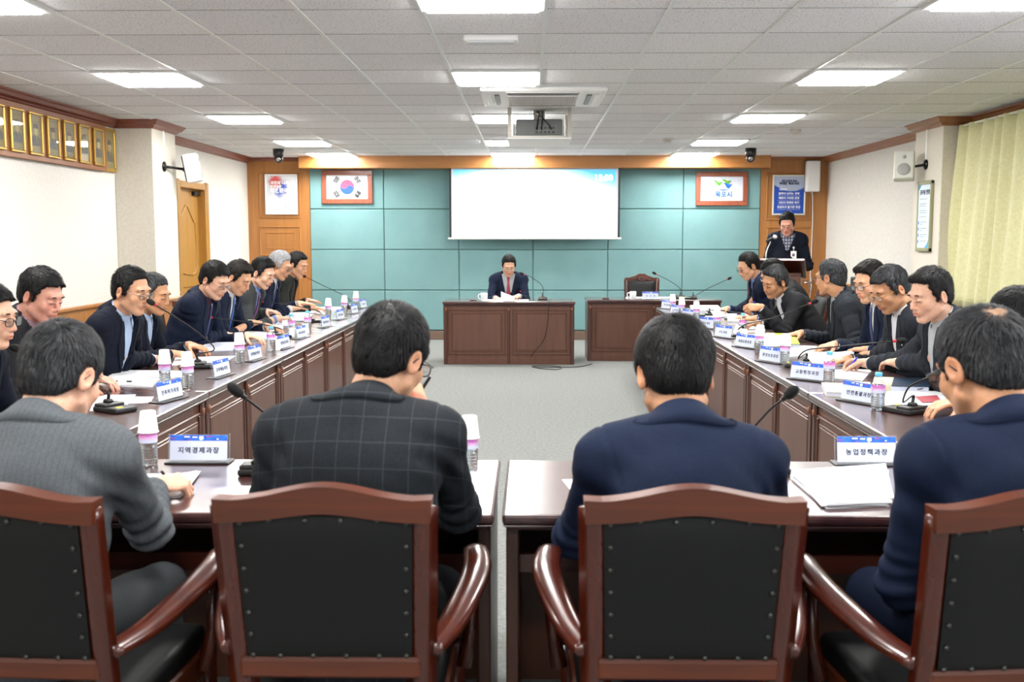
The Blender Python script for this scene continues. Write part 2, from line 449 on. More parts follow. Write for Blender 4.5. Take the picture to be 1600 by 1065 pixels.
# door
M_dark_gap = plain('shadow_gap', '241a10', .8)
dr = empty('door_1', (XL, (DY0 + DY1) / 2, 0)); struct(dr)
h2 = (DY1 - DY0) / 2
box('door_leaf', (-.11, -h2 + .03, .01), (-.07, h2 - .03, DZ - .03), M_yellow, dr)
m = MB()
for s_ in (-1, 1): m.box((-.14, s_ * h2 - .03, 0), (.025, s_ * h2 + .03 * 1 + .04 * (s_ > 0), DZ + .03), .006)
m.box((-.14, -h2 - .03, DZ - .03), (.025, h2 + .07, DZ + .045), .006)
m.box((-.0, -h2 - .09, 0), (.03, -h2 - .0, DZ + .06), .006).box((-.0, h2, 0), (.03, h2 + .09, DZ + .06), .006)
m.done('door_frame', M_yellow, dr)
m = MB()
arch = [(-h2 + .16, 1.05), (-h2 + .16, 1.55), (-h2 + .22, 1.62), (-.12, 1.72), (0, 1.8), (.12, 1.72), (h2 - .22, 1.62), (h2 - .16, 1.55), (h2 - .16, 1.05), (0, 1.0)]
m.tube([(-.068, a, b_) for a, b_ in spline(arch[:9], 4) and [(p.x, p.y) for p in spline([Vector((a, b_, 0)) for a, b_ in arch + arch[:1]], 4)]], .012, 8)
m.tube([(-.068, a, b_) for a, b_ in ((-h2 + .16, .2), (-h2 + .16, .85), (h2 - .16, .85), (h2 - .16, .2))], .012, 8, closed=True)
m.done('door_moulding', M_yellow, dr)
MB().box((-.07, h2 - .25, DZ - .1), (-.03, h2 - .04, DZ - .05), .005).done('door_closer', M_metalb, dr)
# flush door handle in the right veneer
p = at(1266, 441, YB - .05)
hd = empty('door_handle', p, 0, 'small silver lever handle on the honey wood panel behind the lectern', 'door handle')
MB().lathe([(.028, 0), (.028, .008), (.012, .012), (.012, .05)], 16, Matrix.Rotation(pi / 2, 4, 'X')).tube([(0, -.05, 0), (-.1, -.055, 0)], .011).done('lever', M_chrome, hd)
MB().box((-.03, -.012, -.12), (.03, .004, .05), .004).done('plate', M_chrome, hd)

# ---------------------------------------------------------------- ceiling fittings
def make_light():
    r = empty('ceiling_light')
    m = MB().box((-.295, -.295, -.014), (.295, -.272, .002)).box((-.295, .272, -.014), (.295, .295, .002)).box((-.295, -.272, -.014), (-.272, .272, .002)).box((.272, -.272, -.014), (.295, .272, .002))
    m.done('frame', M_white, r)
    MB().box((-.272, -.272, -.026), (.272, .272, -.004), .008).done('diffuser', M_lamp, r)
    return r
proto = make_light(); first = True
rown = {14: 'nearest the far wooden beam', 11: 'second from the far beam', 7: 'third from the far beam', 3: 'fourth from the far beam', -1: 'at the top edge of the view', -5: 'above the front table, out of view', -9: 'behind the front chairs, out of view'}
for ci, cn in ((-5, 'left'), (-1, 'middle'), (3, 'right')):
    for ri in (14, 11, 7, 3, -1, -5, -9):
        o = proto if first else copy_tree(proto); first = False
        x = .071 + .6 * ci + .3; y = 5.077 + .6 * ri + .3
        if ri == 14: y = 13.70
        o.location = (x, y, CEIL - .001)
        tag(o, 'square white ceiling light panel of the %s column, %s' % (cn, rown[ri]), 'ceiling light', 'square light panels in the ceiling')
# air conditioner cassette
ya = at(845, 136, 7.75)
ac = empty('air_conditioner', (at(848, 150, 8.1)[0], 8.12, CEIL), 0, 'white square four-way air conditioner cassette in the ceiling above the projector', 'air conditioner')
h = .475
m = MB().box((-h, -h, -.03), (h, h, 0), .015); m.done('panel', M_white, ac)
m = MB()
for k in range(13):
    for j in range(8): pass
m.box((-.26, -.26, -.036), (.26, .26, -.028)); m.done('grille_back', plain('grille_dark', '141414', .7), ac)
m = MB()
for k in range(27): m.box((-.26 + k * .02 - .0020, -.26, -.044), (-.26 + k * .02 + .0020, .26, -.034))
for k in range(14): m.box((-.265, -.26 + k * .04 - .003, -.044), (.265, -.26 + k * .04 + .003, -.034))
m.done('grille', M_white, ac)
for a in range(4):
    R_ = Matrix.Rotation(a * pi / 2, 4, 'Z')
    MB().box((-.27, .33, -.038), (.27, .37, -.028), .004, R_).done('louvre', plain('louvre_grey', '5f6666', .4), ac)
    MB().box((-.28, .385, -.037), (.28, .43, -.027), .006, R_).done('louvre', M_white, ac)
# projector on its lift
px0, px1 = at(797, 190, 9.0)[0], at(888, 190, 9.0)[0]; pcx = (px0 + px1) / 2; pw = (px1 - px0) / 2
pj = empty('projector_lift', (pcx, 9.1, CEIL), 0, 'metal projector lift frame hanging from the ceiling hatch in front of the screen', 'projector lift')
M_lift = plain('lift_grey', 'a9a59c', .4, metal=.3)
for sx in (-1, 1):
    for yy in (-.33, .33): MB().box((sx * pw - .016, yy - .016, -.262), (sx * pw + .016, yy + .016, .0), .002).done('post', M_lift, pj)
for yy in (-.33, .33): MB().box((-pw, yy - .012, -.262), (pw, yy + .012, -.245)).done('cross_bar', M_lift, pj)
MB().box((-.05, -.05, -.1), (.05, .05, 0)).done('hanger', M_lift, pj)
MB().box((-pw - .02, -.36, -.275), (pw + .02, .36, -.262), .004).done('hatch_panel', M_white, pj)
pr = empty('projector', (pcx, 9.1, CEIL - .26), 0, 'grey projector with rear sockets and cables seen from behind inside the ceiling lift', 'projector')
M_proj = plain('projector_grey', '6c706d', .45)
MB().box((-pw + .05, -.2, .02), (pw - .05, .25, .17), .02, seg=3).done('body', M_proj, pr)
m = MB().box((-.04, -.206, .04), (.16, -.199, .13), .002)
m.done('socket_plate', plain('socket_dark', '6f726f', .5), pr)
m = MB()
for i in range(5):
    for j in range(2): m.box((-.03 + i * .035, -.212, .05 + j * .035), (-.01 + i * .035, -.203, .065 + j * .035))
m.done('socket', M_black, pr)
MB().box((-pw + .05, -.32, .0), (pw - .05, -.21, .018), .01).done('front_tray', M_silver, pr)
m = MB()
for x0_, x1_ in ((-.02, .0), (.02, .03), (.1, -.02)):
    m.tube(bez((x0_, -.21, .08), (x0_, -.27, .12), (x1_, -.22, .20), (x1_, -.05, .25), 10), .006, 6)
m.done('cable', M_black, pr)
# small fittings
p = on(767, 56, CEIL); 
o = tag(MB().box((-.15, -.05, -.035), (.15, .05, 0), .015, seg=3).done('emergency_light', M_white, None, p), 'narrow white emergency light fitting on the ceiling near the middle light panel', 'ceiling fitting')
MB().box((-.13, -.052, -.045), (.13, .03, -.03), .006).done('lens_strip', M_silver, o)
for q, lab in (((1043, 218), 'round white smoke detector on the ceiling left of the right light column'), ((1243, 204), 'small round smoke detector on the ceiling over the right table')):
    p = on(q[0], q[1] - 2, CEIL)
    tag(MB().lathe([(.055, 0), (.055, -.02), (.035, -.045), (.0001, -.045)], 20).done('smoke_detector', plain('detector_cream', 'bcbab2', .5), None, p), lab, 'smoke detector', 'smoke detectors')
def ptz(px, lab, flip=1):
    p = at(px, 240, 12.9); r = empty('dome_camera', (p.x, p.y, CEIL), 0, lab, 'camera', 'black ceiling cameras')
    MB().lathe([(.0001, -.10), (.05, -.10), (.066, -.085), (.068, 0)], 24).done('housing', M_black, r)
    MB().ball((0, 0, -.12), (.055, .055, .055), seg=16).done('ball', M_black, r)
    MB().lathe([(.026, .0), (.026, .02), (.018, .022)], 16, Matrix.Translation((.012 * flip, -.045, -.13)) @ Matrix.Rotation(radians(105), 4, 'X')).done('lens', M_chrome, r)
ptz(435, 'black dome camera under the ceiling above the red and blue poster'); ptz(1173, 'black dome camera under the ceiling beside the blue slogan poster', -1)

# ---------------------------------------------------------------- projection screen
sy = 14.06
a = at(705, 261, sy); b_ = at(965, 371, sy)
sc_ = empty('projection_screen', ((a.x + b_.x) / 2, sy, b_.z), 0, 'white pull-down projection screen with pale blue corners hanging from the wooden beam', 'screen')
sw = (b_.x - a.x) / 2; sh = CEIL - .165 - b_.z + .01
box('fabric', (-sw, 0, 0), (sw, .006, sh), plain('screen_cloth', 'c4cdd2', .7), sc_)
n = N('projected_picture'); v = n.coord((1, 1, 1)); x, y, z = n.xyz(v)
# blue corners: picture coordinates u,v from -1..1
u_ = n.math('DIVIDE', x, sw); v_ = n.math('DIVIDE', z, sh)
fr = n.math('SUBTRACT', v_, n.math('ADD', .985, n.math('MULTIPLY', n.math('ABSOLUTE', n.math('ADD', u_, .05)), -.18)))
r1 = n.math('SUBTRACT', n.math('MULTIPLY', n.math('SUBTRACT', u_, .35), .40), n.math('SUBTRACT', .97, v_))
l1 = n.math('SUBTRACT', n.math('MULTIPLY', n.math('SUBTRACT', -.35, u_), .16), n.math('SUBTRACT', .95, v_))
f = n.math('MAXIMUM', r1, l1)
colr = n.ramp(n.math('ADD', n.math('MULTIPLY', f, 3.), .42), [(.2, (1, 1, 1)), (.36, (.45, .85, 1)), (.7, (.10, .48, .95))])
n.set(color=colr, rough=.6, emitc=colr, emit=.55)
box('picture', (-sw + .035, -.002, .012), (sw - .035, .0, sh - .03), n.m, sc_)
box('black_edge', (sw - .0, .002, .0), (sw + .028, .008, sh), M_black, sc_)
box('black_edge', (-sw - .028, .002, .0), (-sw, .008, sh), M_black, sc_)
MB().tube([(-sw - .05, 0, -.012), (sw + .05, 0, -.012)], .014).done('bottom_bar', M_white, sc_)
text('15:00', .115, emis('picture_white', (1, 1, 1), 1.), sc_, (at(943, 277, sy).x - sc_.location.x, -.004, at(943, 278, sy).z - b_.z), bold=.004)

# ---------------------------------------------------------------- framed pictures on the far wall
def framed(name, pa, pb, y, mat, label, cat, fw=.03, dep=.03, inner=M_paper, top=None):
    A = at(pa[0], pa[1], y); B = at(pb[0], pb[1], y)
    c = ((A.x + B.x) / 2, y, (A.z + B.z) / 2); W = (B.x - A.x) / 2; H = (A.z - B.z) / 2
    r = empty(name, c, 0, label, cat)
    m = MB()
    for lo, hi in (((-W, -H), (W, -H + fw)), ((-W, H - fw), (W, H)), ((-W, -H + fw), (-W + fw, H - fw)), ((W - fw, -H + fw), (W, H - fw))):
        m.box((lo[0], 0, lo[1]), (hi[0], dep, hi[1]), .005)
    m.done('frame', mat, r)
    box('sheet', (-W + fw, dep * .5, -H + fw), (W - fw, dep * .6, H - fw), inner, r)
    return r, W, H
YP = YB - .10
# national flag
fl, W, H = framed('framed_flag', (502, 266), (582, 318), YP, M_frame, 'wooden framed white flag with a red and blue circle on the teal wall', 'flag', .065, .035, plain('flag_white', 'cdd0d6', .6))
yy = .014
def disc_arc(cx, cz, r, a0, a1, n=24): return [(cx + r * cos(a0 + (a1 - a0) * i / n), cz + r * sin(a0 + (a1 - a0) * i / n)) for i in range(n + 1)]
R0 = .098; th = atan2(-2, 3)
def rotp(ps, a): return [(p[0] * cos(a) - p[1] * sin(a), p[0] * sin(a) + p[1] * cos(a)) for p in ps]
up = disc_arc(0, 0, R0, 0, pi) + disc_arc(-R0 / 2, 0, R0 / 2, pi, 2 * pi)[1:] + disc_arc(R0 / 2, 0, R0 / 2, pi, 0)[1:-1]
MB().poly(rotp(up, th), .003, Matrix.Translation((0, yy - .004, 0))).done('red_half', plain('flag_red', 'd2476a', .6), fl)
dn = [(-p[0], -p[1]) for p in up]
MB().poly(rotp(dn, th), .003, Matrix.Translation((0, yy - .004, 0))).done('blue_half', plain('flag_blue', '1c50c8', .6), fl)
for (sx, sz, pat) in ((-1, 1, '111'), (1, 1, '010'), (-1, -1, '101'), (1, -1, '000')):
    # pattern from the inner bar to the outer bar; 1 is whole and 0 is broken
    d = Vector((sx * 3, sz * 2)).normalized(); t = Vector((-d.y, d.x)); m = MB()
    for k in range(3):
        c = d * (.155 + .021 * k); segs = [(-.045, .045)] if pat[k] == '1' else [(-.045, -.004), (.004, .045)]
        for s0, s1 in segs:
            q = [c + t * s0 - d * .0075, c + t * s1 - d * .0075, c + t * s1 + d * .0075, c + t * s0 + d * .0075]
            m.poly([(v.x, v.y) for v in q], .003, Matrix.Translation((0, yy - .004, 0)))
    m.done('trigram', M_black, fl)
# city emblem
ce, W, H = framed('framed_emblem', (1088, 268), (1168, 321), YP, M_frame, 'wooden framed white panel with green and blue bird emblem on the teal wall', 'sign', .065, .035, plain('emblem_white', 'c2c8d4', .6))
def cpx(pts): # 1420x1065 crop of the emblem to local metres
    out = []
    for u, v in pts:
        q = at(1090 + u / 17.75, 265 + v / 17.75, YP + .012); out.append(Vector((q.x - ce.location.x, q.z - ce.location.z, 0)))
    return out
def blob(name, pts, mat, n=5, off=0.):
    c = [(p.x, p.y) for p in spline(cpx(pts), n)][:-1]
    MB().poly(c, .003, Matrix.Translation((0, yy - .004 - off, 0))).done(name, mat, ce)
g_ = plain('emblem_green', '5aa52e', .5); bl_ = plain('emblem_blue', '0a5fc0', .5); lb_ = plain('emblem_lightblue', '1a6cab', .5)
blob('green_bird', [(660, 275), (740, 268), (830, 305), (920, 300), (885, 350), (845, 405), (780, 380), (735, 320), (660, 275)], g_)
blob('green_bird', [(425, 305), (510, 302), (590, 345), (690, 335), (650, 390), (610, 440), (560, 425), (500, 350), (425, 305)], g_)
blob('blue_bird', [(700, 375), (790, 372), (870, 410), (955, 400), (910, 460), (862, 520), (800, 480), (760, 410), (700, 375)], bl_, off=.002)
blob('wave', [(560, 520), (620, 560), (710, 578), (800, 565), (870, 525), (800, 548), (710, 552), (630, 545), (560, 520)], lb_)
q = cpx([(722, 695)])[0]
text('목포시', .088, lb_, ce, (q.x, yy - .004, q.y), bold=.001)
# red and blue poster
po, W, H = framed('framed_poster', (413, 272), (465, 335), YB - .085, M_white, 'white framed poster with red and blue watercolour blot on the left wood panel', 'poster', .022, .025)
sheet = [c for c in po.children if c.name.startswith('sheet')][0]
n = N('watercolour_print'); v = n.coord((1, 1, 1)); x, y, z = n.xyz(v); ns = n.noise(v, 14, 4, .65); ns2 = n.noise(v, 5, 3)
def blotf(cx, cz, r, amp=.075):
    dx = n.math('SUBTRACT', x, cx); dz = n.math('SUBTRACT', z, cz)
    d = n.math('SQRT', n.math('ADD', n.math('MULTIPLY', dx, dx), n.math('MULTIPLY', dz, dz)))
    return n.ramp(n.math('ADD', n.math('SUBTRACT', r, d), n.math('MULTIPLY', n.math('SUBTRACT', ns.outputs[0], .5), amp * 1.6)), [(.0, (0, 0, 0)), (.05, (1, 1, 1))])
base = n.mix(blotf(-.01, .085, .125), 'd2d5da', '4a60b8'); base = n.mix(blotf(-.08, .17, .115, .06), base, 'c8504e')
base = n.mix(blotf(.04, .03, .03), base, '7a55c8'); base = n.mix(blotf(.19, -.26, .035), base, 'e8b8a0')
n.set(color=base, rough=.5); sheet.data.materials[0] = n.m
wt = plain('print_white', 'f4f4f4', .5); gy = plain('print_grey', 'a0a2a6', .5); dk = plain('print_dark', '2a3550', .5)
text('국민의 나라', .052, wt, po, (-.145, .0, .155), align='LEFT', bold=.002); text('정의로운', .042, wt, po, (-.145, .0, .105), align='LEFT', bold=.002); text('대한민국', .066, wt, po, (-.145, .0, .05), align='LEFT', bold=.003)
for k in range(5): MB().box((.03, .009, -.105 - k * .028), (.03 + (.11, .10, .13, .12, .12)[k], .012, -.098 - k * .028)).done('text_line', gy, po)
MB().box((-.04, .009, -.105), (.0, .012, -.098)).done('text_line', gy, po)
# blue slogan poster
sp, W, H = framed('slogan_poster', (1208, 273), (1258, 336), YB - .085, M_cream, 'cream framed blue poster of white Korean slogans above the standing speaker', 'poster', .022, .025, plain('slogan_pale', 'a9b4cc', .5))
MB().poly([(-W + .022, -H + .022), (W - .022, -H + .022), (W - .022, .105), (.1, .06), (0, .055), (-.1, .08), (-W + .022, .14)], .003, Matrix.Translation((0, .0085, 0))).done('pale_wave', plain('slogan_mid', '5f78b4', .5), sp)
MB().poly([(-W + .022, -H + .022), (W - .022, -H + .022), (W - .022, .085), (.1, .05), (0, .048), (-.1, .075), (-W + .022, .13)], .003, Matrix.Translation((0, .0065, 0))).done('blue_field', plain('slogan_blue', '1245a8', .5), sp)
text('평화·경제의 중심', .030, dk, sp, (0, .007, .19), bold=.0015); text('위대한 목포시대', .040, dk, sp, (0, .007, .155), bold=.002)
text('시정방침', .030, wt, sp, (-.14, .005, .075), align='LEFT', bold=.001)
for k, s_ in enumerate(('활력이 넘치는 경제', '매력이 가득한 관광', '시민이 행복한 복지', '투명하고 활기찬 행정')):
    text(s_, .036, wt, sp, (0, .005, .018 - k * .062), bold=.0008)
    MB().box((-.155, .0045, -.012 - k * .062), (.155, .006, -.010 - k * .062)).done('rule_line', wt, sp)
text('목포시', .028, wt, sp, (0, .005, -.232), bold=.001)

# white wall box in the right corner with its cable
p = at(1272, 275, YB - .2)
wb = empty('wall_speaker_box', (p.x, YB - .13, p.z), 0, 'slim white rounded box on the wall corner above the standing speaker', 'wall box')
MB().box((-.095, -.05, -.21), (.095, .05, .21), .03, seg=4).done('body', M_white, wb)
MB().box((-.1, .03, -.215), (.1, .06, .215), .02, seg=2).done('backplate', plain('backplate_brown', '7a5a48', .5), wb)
m = MB(); m.tube([(0, .02, -.21), (.02, .05, -.25), (.035, .07, -.6), (.03, .07, -1.2), (.02, .06, -1.35), (.04, .05, -1.5), (.02, .06, -1.7)], .006, 6); m.done('cable', M_white, wb)

# ---------------------------------------------------------------- portraits on the left wall
def portrait_print(r, x, seed, H, W):
    rs = np.random.RandomState(seed)
    bg = plain('portrait_sepia_%d' % (seed % 3), ('8f7c3e', '857440', '97844a')[seed % 3], .5)
    suit = plain('portrait_suit_%d' % (seed % 2), ('2b3340', '3a3f42')[seed % 2], .5); sk = plain('portrait_skin_%d' % (seed % 2), ('c9b684', 'b9a878')[seed % 2], .5)
    hr = plain('portrait_hair', '23262a', .5)
    box('print', (x, -W, -H), (x + .004, W, H), bg, r)
    MY = Matrix.Translation((x + .005, 0, 0)) @ Matrix.Rotation(pi / 2, 4, 'Z')
    MB().poly([(-W * .85, -H * .62), (-W * .8, -H * .25), (-W * .45, -H * .08), (W * .45, -H * .08), (W * .8, -H * .25), (W * .85, -H * .62)], .002, MY).done('printed_suit', suit, r)
    hh = .9 + rs.rand() * .3
    MB().poly([(W * .36 * cos(a), H * .18 + H * .27 * hh * sin(a)) for a in np.linspace(0, 2 * pi, 20)[:-1]], .002, Matrix.Translation((.002, 0, 0)) @ MY).done('printed_face', sk, r)
    MB().poly([(W * .42 * cos(a), H * (.30 + .02 * hh) + H * .22 * sin(a)) for a in np.linspace(-.15, pi + .15, 14)], .002, Matrix.Translation((.004, 0, 0)) @ MY).done('printed_hair', hr, r)
    MB().poly([(-W * .14, -H * .08), (W * .14, -H * .08), (0, -H * .42)], .002, Matrix.Translation((.004, 0, 0)) @ MY).done('printed_shirt', bg, r)
zt, zb_ = 2.445, 2.03
bd = tag(MB().box((0, 6.6, zb_), (.045, 9.44, zt), .004).done('portrait_board', M_board, None, (XL, 0, 0)), 'long brown wooden board fixed high on the left wall behind the row of portraits', 'board')
ords = ['cropped by the left edge of the photo', 'second from the left in the photo', 'third from the left, face hidden by glare', 'fourth from the left', 'fifth from the left', 'sixth from the left', 'nearest the pillar on the board']
ords = ['first, cut by the left photo edge', 'second from the left', 'third from the left', 'fourth from the left, the middle one', 'fifth from the left', 'sixth from the left', 'last, next to the lone gold frame']
def portrait(y, x, W, H, z, lab, mat, fw, seed, name='portrait'):
    r = empty(name, (x, y, z), 0, lab, 'portrait', 'portraits on the left wall')
    m = MB()
    for lo, hi in (((-W, -H), (W, -H + fw)), ((-W, H - fw), (W, H)), ((-W, -H + fw), (-W + fw, H - fw)), ((W - fw, -H + fw), (W, H - fw))):
        m.box((0, lo[0], lo[1]), (.022, hi[0], hi[1]), .005)
    m.done('frame', mat, r)
    portrait_print(r, .004, seed, H - fw, W - fw)
    box('glass', (.014, -W + fw, -H + fw), (.016, W - fw, H - fw), M_pane, r)
for k in range(7):
    portrait(7.49 + .293 * k, XL + .045, .105, .165, 2.235, 'gold framed sepia portrait on the wooden board, ' + ords[k], M_gold, .018, k)
portrait(9.575, XL + .01, .125, .20, 2.235, 'larger ornate gold portrait frame hanging by itself beside the pillar', M_gold, .03, 9)

# ---------------------------------------------------------------- loudspeakers on the pillars
def speaker(loc, px, rz, lab, mat, tilt, wallx):
    c = Vector(px); r = empty('wall_speaker', c, 0, lab, 'speaker', 'loudspeakers on the pillars')
    Mx = Matrix.Rotation(rz, 4, 'Z') @ Matrix.Rotation(tilt, 4, 'X')
    MB().box((-.095, -.08, -.14), (.095, .06, .14), .02, Mx, seg=3).done('cabinet', mat, r)
    g = MB().box((-.085, -.085, -.13), (.085, -.079, .13), .004, Mx); g.done('baffle', plain('speaker_baffle', 'c9cbc3', .5), r)
    MB().lathe([(.06, .0), (.056, .006), (.02, .002), (.0001, .004)], 24, Mx @ Matrix.Translation((0, -.085, -.045)) @ Matrix.Rotation(pi / 2, 4, 'X')).done('woofer', plain('woofer_grey', '9b9d98', .6), r)
    MB().lathe([(.018, .0), (.016, .004), (.0001, .002)], 16, Mx @ Matrix.Translation((0, -.085, .075)) @ Matrix.Rotation(pi / 2, 4, 'X')).done('tweeter', plain('woofer_grey', '9b9d98', .6), r)
    MB().box((-.085, .055, -.125), (.085, .068, .125), .004, Mx).done('back_panel', M_black, r)
    L = Vector(loc) - c
    back = (Mx @ Vector((0, .06, 0)))
    m = MB().tube([back, back + (L - back) * .5, L], [.014, .012, .014]); m.ball(back * 1.05, .025)
    m.lathe([(.05, 0), (.05, .008), (.02, .02)], 20, Matrix.Translation(L) @ Matrix.Rotation(pi / 2 * (1 if wallx < 0 else -1), 4, 'Y')); m.done('bracket', M_metalb, r)
    hgt = CEIL - .07 - (c.z + L.z)
    MB().box((L.x - .008, L.y - .012, L.z + .04), (L.x + .008, L.y + .012, L.z + hgt), .003).done('cable_duct', M_white, r)
pb = at(259, 260, 10.0); pb.x = PLx + .004; ps = at(299, 263, 10.25)
speaker(pb, ps, radians(103), 'white loudspeaker on black bracket on the left pillar beside the portraits', M_white, radians(-10), -1)
pb = at(1447, 257, 10.0); pb.x = PRx - .004; ps = at(1413, 260, 10.1)
speaker(pb, ps, radians(-22), 'cream loudspeaker on black bracket on the right pillar above the charter poster', M_cream, radians(-10), 1)
# charter poster on the right pillar
A = at(1432, 290, 10.0)
cp_ = empty('charter_poster', (PRx - .002, 9.95, 1.63), 0, 'tall pale blue framed notice hanging on the right pillar below the loudspeaker', 'poster')
cw, chh = .17, .335
m = MB()
for lo, hi in (((-cw, -chh), (cw, -chh + .035)), ((-cw, chh - .035), (cw, chh)), ((-cw, -chh), (-cw + .022, chh)), ((cw - .022, -chh), (cw, chh))): m.box((-.03, lo[0], lo[1]), (0, hi[0], hi[1]), .004)
m.done('frame', plain('frame_khaki', '9a9a78', .4), cp_)
box('sheet', (-.022, -cw + .02, -chh + .03), (-.018, cw - .02, chh - .03), plain('charter_paper', 'cfdff0', .5), cp_)
MR = Matrix.Translation((-.023, 0, 0)) @ Matrix.Rotation(-pi / 2, 4, 'Z')
sky = plain('charter_blue', '3f9fd8', .5)
MB().poly([(-cw + .022, chh - .035), (-cw + .09, chh - .035), (-cw + .022, chh - .09)], .002, MR).done('corner_swash', sky, cp_)
MB().poly([(cw - .022, -chh + .035), (cw - .13, -chh + .035), (cw - .07, -chh + .07), (cw - .022, -chh + .14)], .002, MR).done('corner_swash', sky, cp_)
text('공무원 헌장', .05, dk, cp_, (-.0245, .11, .225), rot=(pi / 2, 0, -pi / 2), align='LEFT', bold=.002)
for k, (z, L_, x0_) in enumerate(((.165, .2, .02), (.12, .19, .02), (.1, .16, .02), (.055, .18, .02), (.035, .2, .02), (-.005, .19, .02), (-.055, .17, .05), (-.075, .06, .05), (-.115, .18, .05), (-.135, .05, .05), (-.175, .18, .05), (-.195, .09, .05), (-.235, .17, .05))):
    MB().box((-.0235, cw - .04 - x0_ - L_ * .9, z - .0035), (-.022, cw - .04 - x0_, z + .0035)).done('text_line', gy, cp_)
for z in (-.062, -.122, -.182, -.242): MB().box((-.0236, cw - .055, z - .014), (-.022, cw - .035, z + .016), .0005).done('number_mark', plain('charter_mark', '1f6fd0', .5), cp_)
# curtain
def cur(u, v):
    z = .80 + (CEIL - .08 - .80) * v
    y = 9.58 + .16 * (1 - v) - u * (3.1 + .16 * (1 - v))
    x = 3.99 - .035 * (1 - v) - .038 * (1 + sin(u * 2 * pi * 14 + .7 * sin(u * 23) + .35 * sin(v * 3 + u * 9))) - .01 * sin(u * 61 + v * 2)
    return Vector((x, y, z))
c_ = tag(MB().grid(cur, 420, 16).done('curtain', M_curtain), 'pale yellow pleated curtain hanging along the right wall', 'curtain')
so = c_.modifiers.new('thick', 'SOLIDIFY'); so.thickness = .004
MB().box((3.93, 6.45, CEIL - .10), (3.99, 9.6, CEIL - .078), .004).done('curtain_rail', M_cream, c_)
def hem(u, v): p = cur(u, .02 + v * .003); p.x -= .0045; return p
MB().grid(lambda u, v: cur(u, .035 + .004 * v) + Vector((-.005, 0, 0)), 420, 1).done('hem_seam', plain('curtain_seam', 'c9c594', .7), c_)

# ---------------------------------------------------------------- tables
TW = .66
def raised_panel(m, x0, x1, z0, z1, y):
    """moulded panel on a face looking to -y"""
    panel_frame(m, x0, x1, z0, z1, y, .014, .010)
    panel_frame(m, x0 + .035, x1 - .035, z0 + .035, z1 - .035, y, .014, .008)
    m.box((x0 + .05, y - .007, z0 + .05), (x1 - .05, y, z1 - .05), .004)
def table(name, L, label, group=None, loc=(0, 0, 0), rz=0, D=TW, knobs=True):
    """front (panelled) side looks to -y, sitters at +y, x along the length"""
    r = empty(name, loc, rz, label, 'table', group); h = L / 2 - .003
    m = MB().box((-h, 0, T - .026), (h, D, T), .009, seg=2).box((-h + .008, .008, T - .045), (h - .008, D - .008, T - .022), .008)
    m.box((-h + .003, .003, T - .0335), (h - .003, D - .003, T - .029), .002)
    m.done('table_top', M_top, r)
    m = MB().box((-h + .02, .035, .0), (h - .02, .06, T - .044))
    m.box((-h + .012, .028, .0), (h - .012, .04, .075), .004)
    y = .035
    for k in (0, 1):
        x0 = -h + .06 + k * (h - .02); x1 = x0 + h - .095
        raised_panel(m, x0, x1, .11, T - .09, y)
    m.done('front_panel', M_panel, r)
    for s_ in (-1, 1): MB().box((s_ * h - (.045 if s_ > 0 else -.01), .02, 0), (s_ * h - (.01 if s_ > 0 else -.045), D - .04, T - .044), .004).done('side_panel', M_mahog, r)
    for x in (-h + .04, 0, h - .04):
        q = MB().box((x - .014, .022, .0), (x + .014, .036, T - .05), .006).done('pilaster', M_mahog, r)
        MB().lathe([(.008, 0), (.009, .03), (.005, .034)], 10, Matrix.Translation((x, .019, T - .105))).done('peg', plain('peg_wood', '8a5a44', .3), q)
    m = MB().box((-h + .04, D - .16, T - .19), (h - .04, D - .14, T - .15)).box((-h + .04, .06, T - .2), (h - .04, D - .14, T - .19)); m.done('shelf', M_mahogx, r)
    return r
SEG = 1.44; ys = [3.28 + SEG * k for k in range(5)]
segn = ['nearest the front tables', 'second from the front', 'third from the front', 'fourth from the front', 'farthest, by the end desks']
base = table('conference_table', SEG, '', None)
XLi, XRi = -1.50, 1.29
for k in range(5):
    o = base if k == 0 else copy_tree(base)
    o.location = (XLi, ys[k] + SEG / 2, 0); o.rotation_euler = (0, 0, pi / 2)
    tag(o, 'long mahogany panelled table section in the left row, ' + segn[k], 'table', 'panelled tables of the two side rows')
for k in range(5):
    o = copy_tree(base); o.location = (XRi, ys[k] + SEG / 2, 0); o.rotation_euler = (0, 0, -pi / 2)
    tag(o, 'long mahogany panelled table section in the right row, ' + segn[k], 'table', 'panelled tables of the two side rows')
for xc, lab in ((-.09 - SEG / 2, 'mahogany table in front of the grey and the checked suit men, left of the gap'), (-.075 + SEG / 2, 'mahogany table in front of the two near men in navy suits, right of the gap')):
    o = copy_tree(base); o.location = (xc, 3.262, 0); o.rotation_euler = (0, 0, pi)
    tag(o, lab, 'table', 'front tables')
# flip: sitters at the near side
for o in [o for o in COL.objects if o.get('group') == 'front tables']: pass
# end desks: sitters at the far side
dk1 = table('head_desk', 1.50, 'mahogany desk with two moulded panels under the man in the red tie', 'end desks', (at(795, 471, 11.45).x, 11.45, 0), 0, .60)
dk2 = table('head_desk', 1.56, 'mahogany desk with a white mug and name plate in front of the empty chair', 'end desks', (at(1020, 468, 11.8).x + .02, 11.80, 0), 0, .60)
# cable over the head desk front
pts = [(861, 468, 11.5), (857, 472, 11.42), (856, 500, 11.40), (850, 530, 11.40), (833, 552, 11.40)]
m = MB(); P = [at(*p) for p in pts] + [on(828, 566, .006), on(836, 574, .006), on(868, 577, .006), on(877, 573, .006), on(845, 571, .006), on(835, 573.5, .006), on(900, 573, .006), on(925, 568, .006)]
m.tube(spline(P, 8), .0045, 6); tag(m.done('microphone_cable', M_black), 'thin black microphone cable hanging over the head desk and looped on the carpet', 'cable')

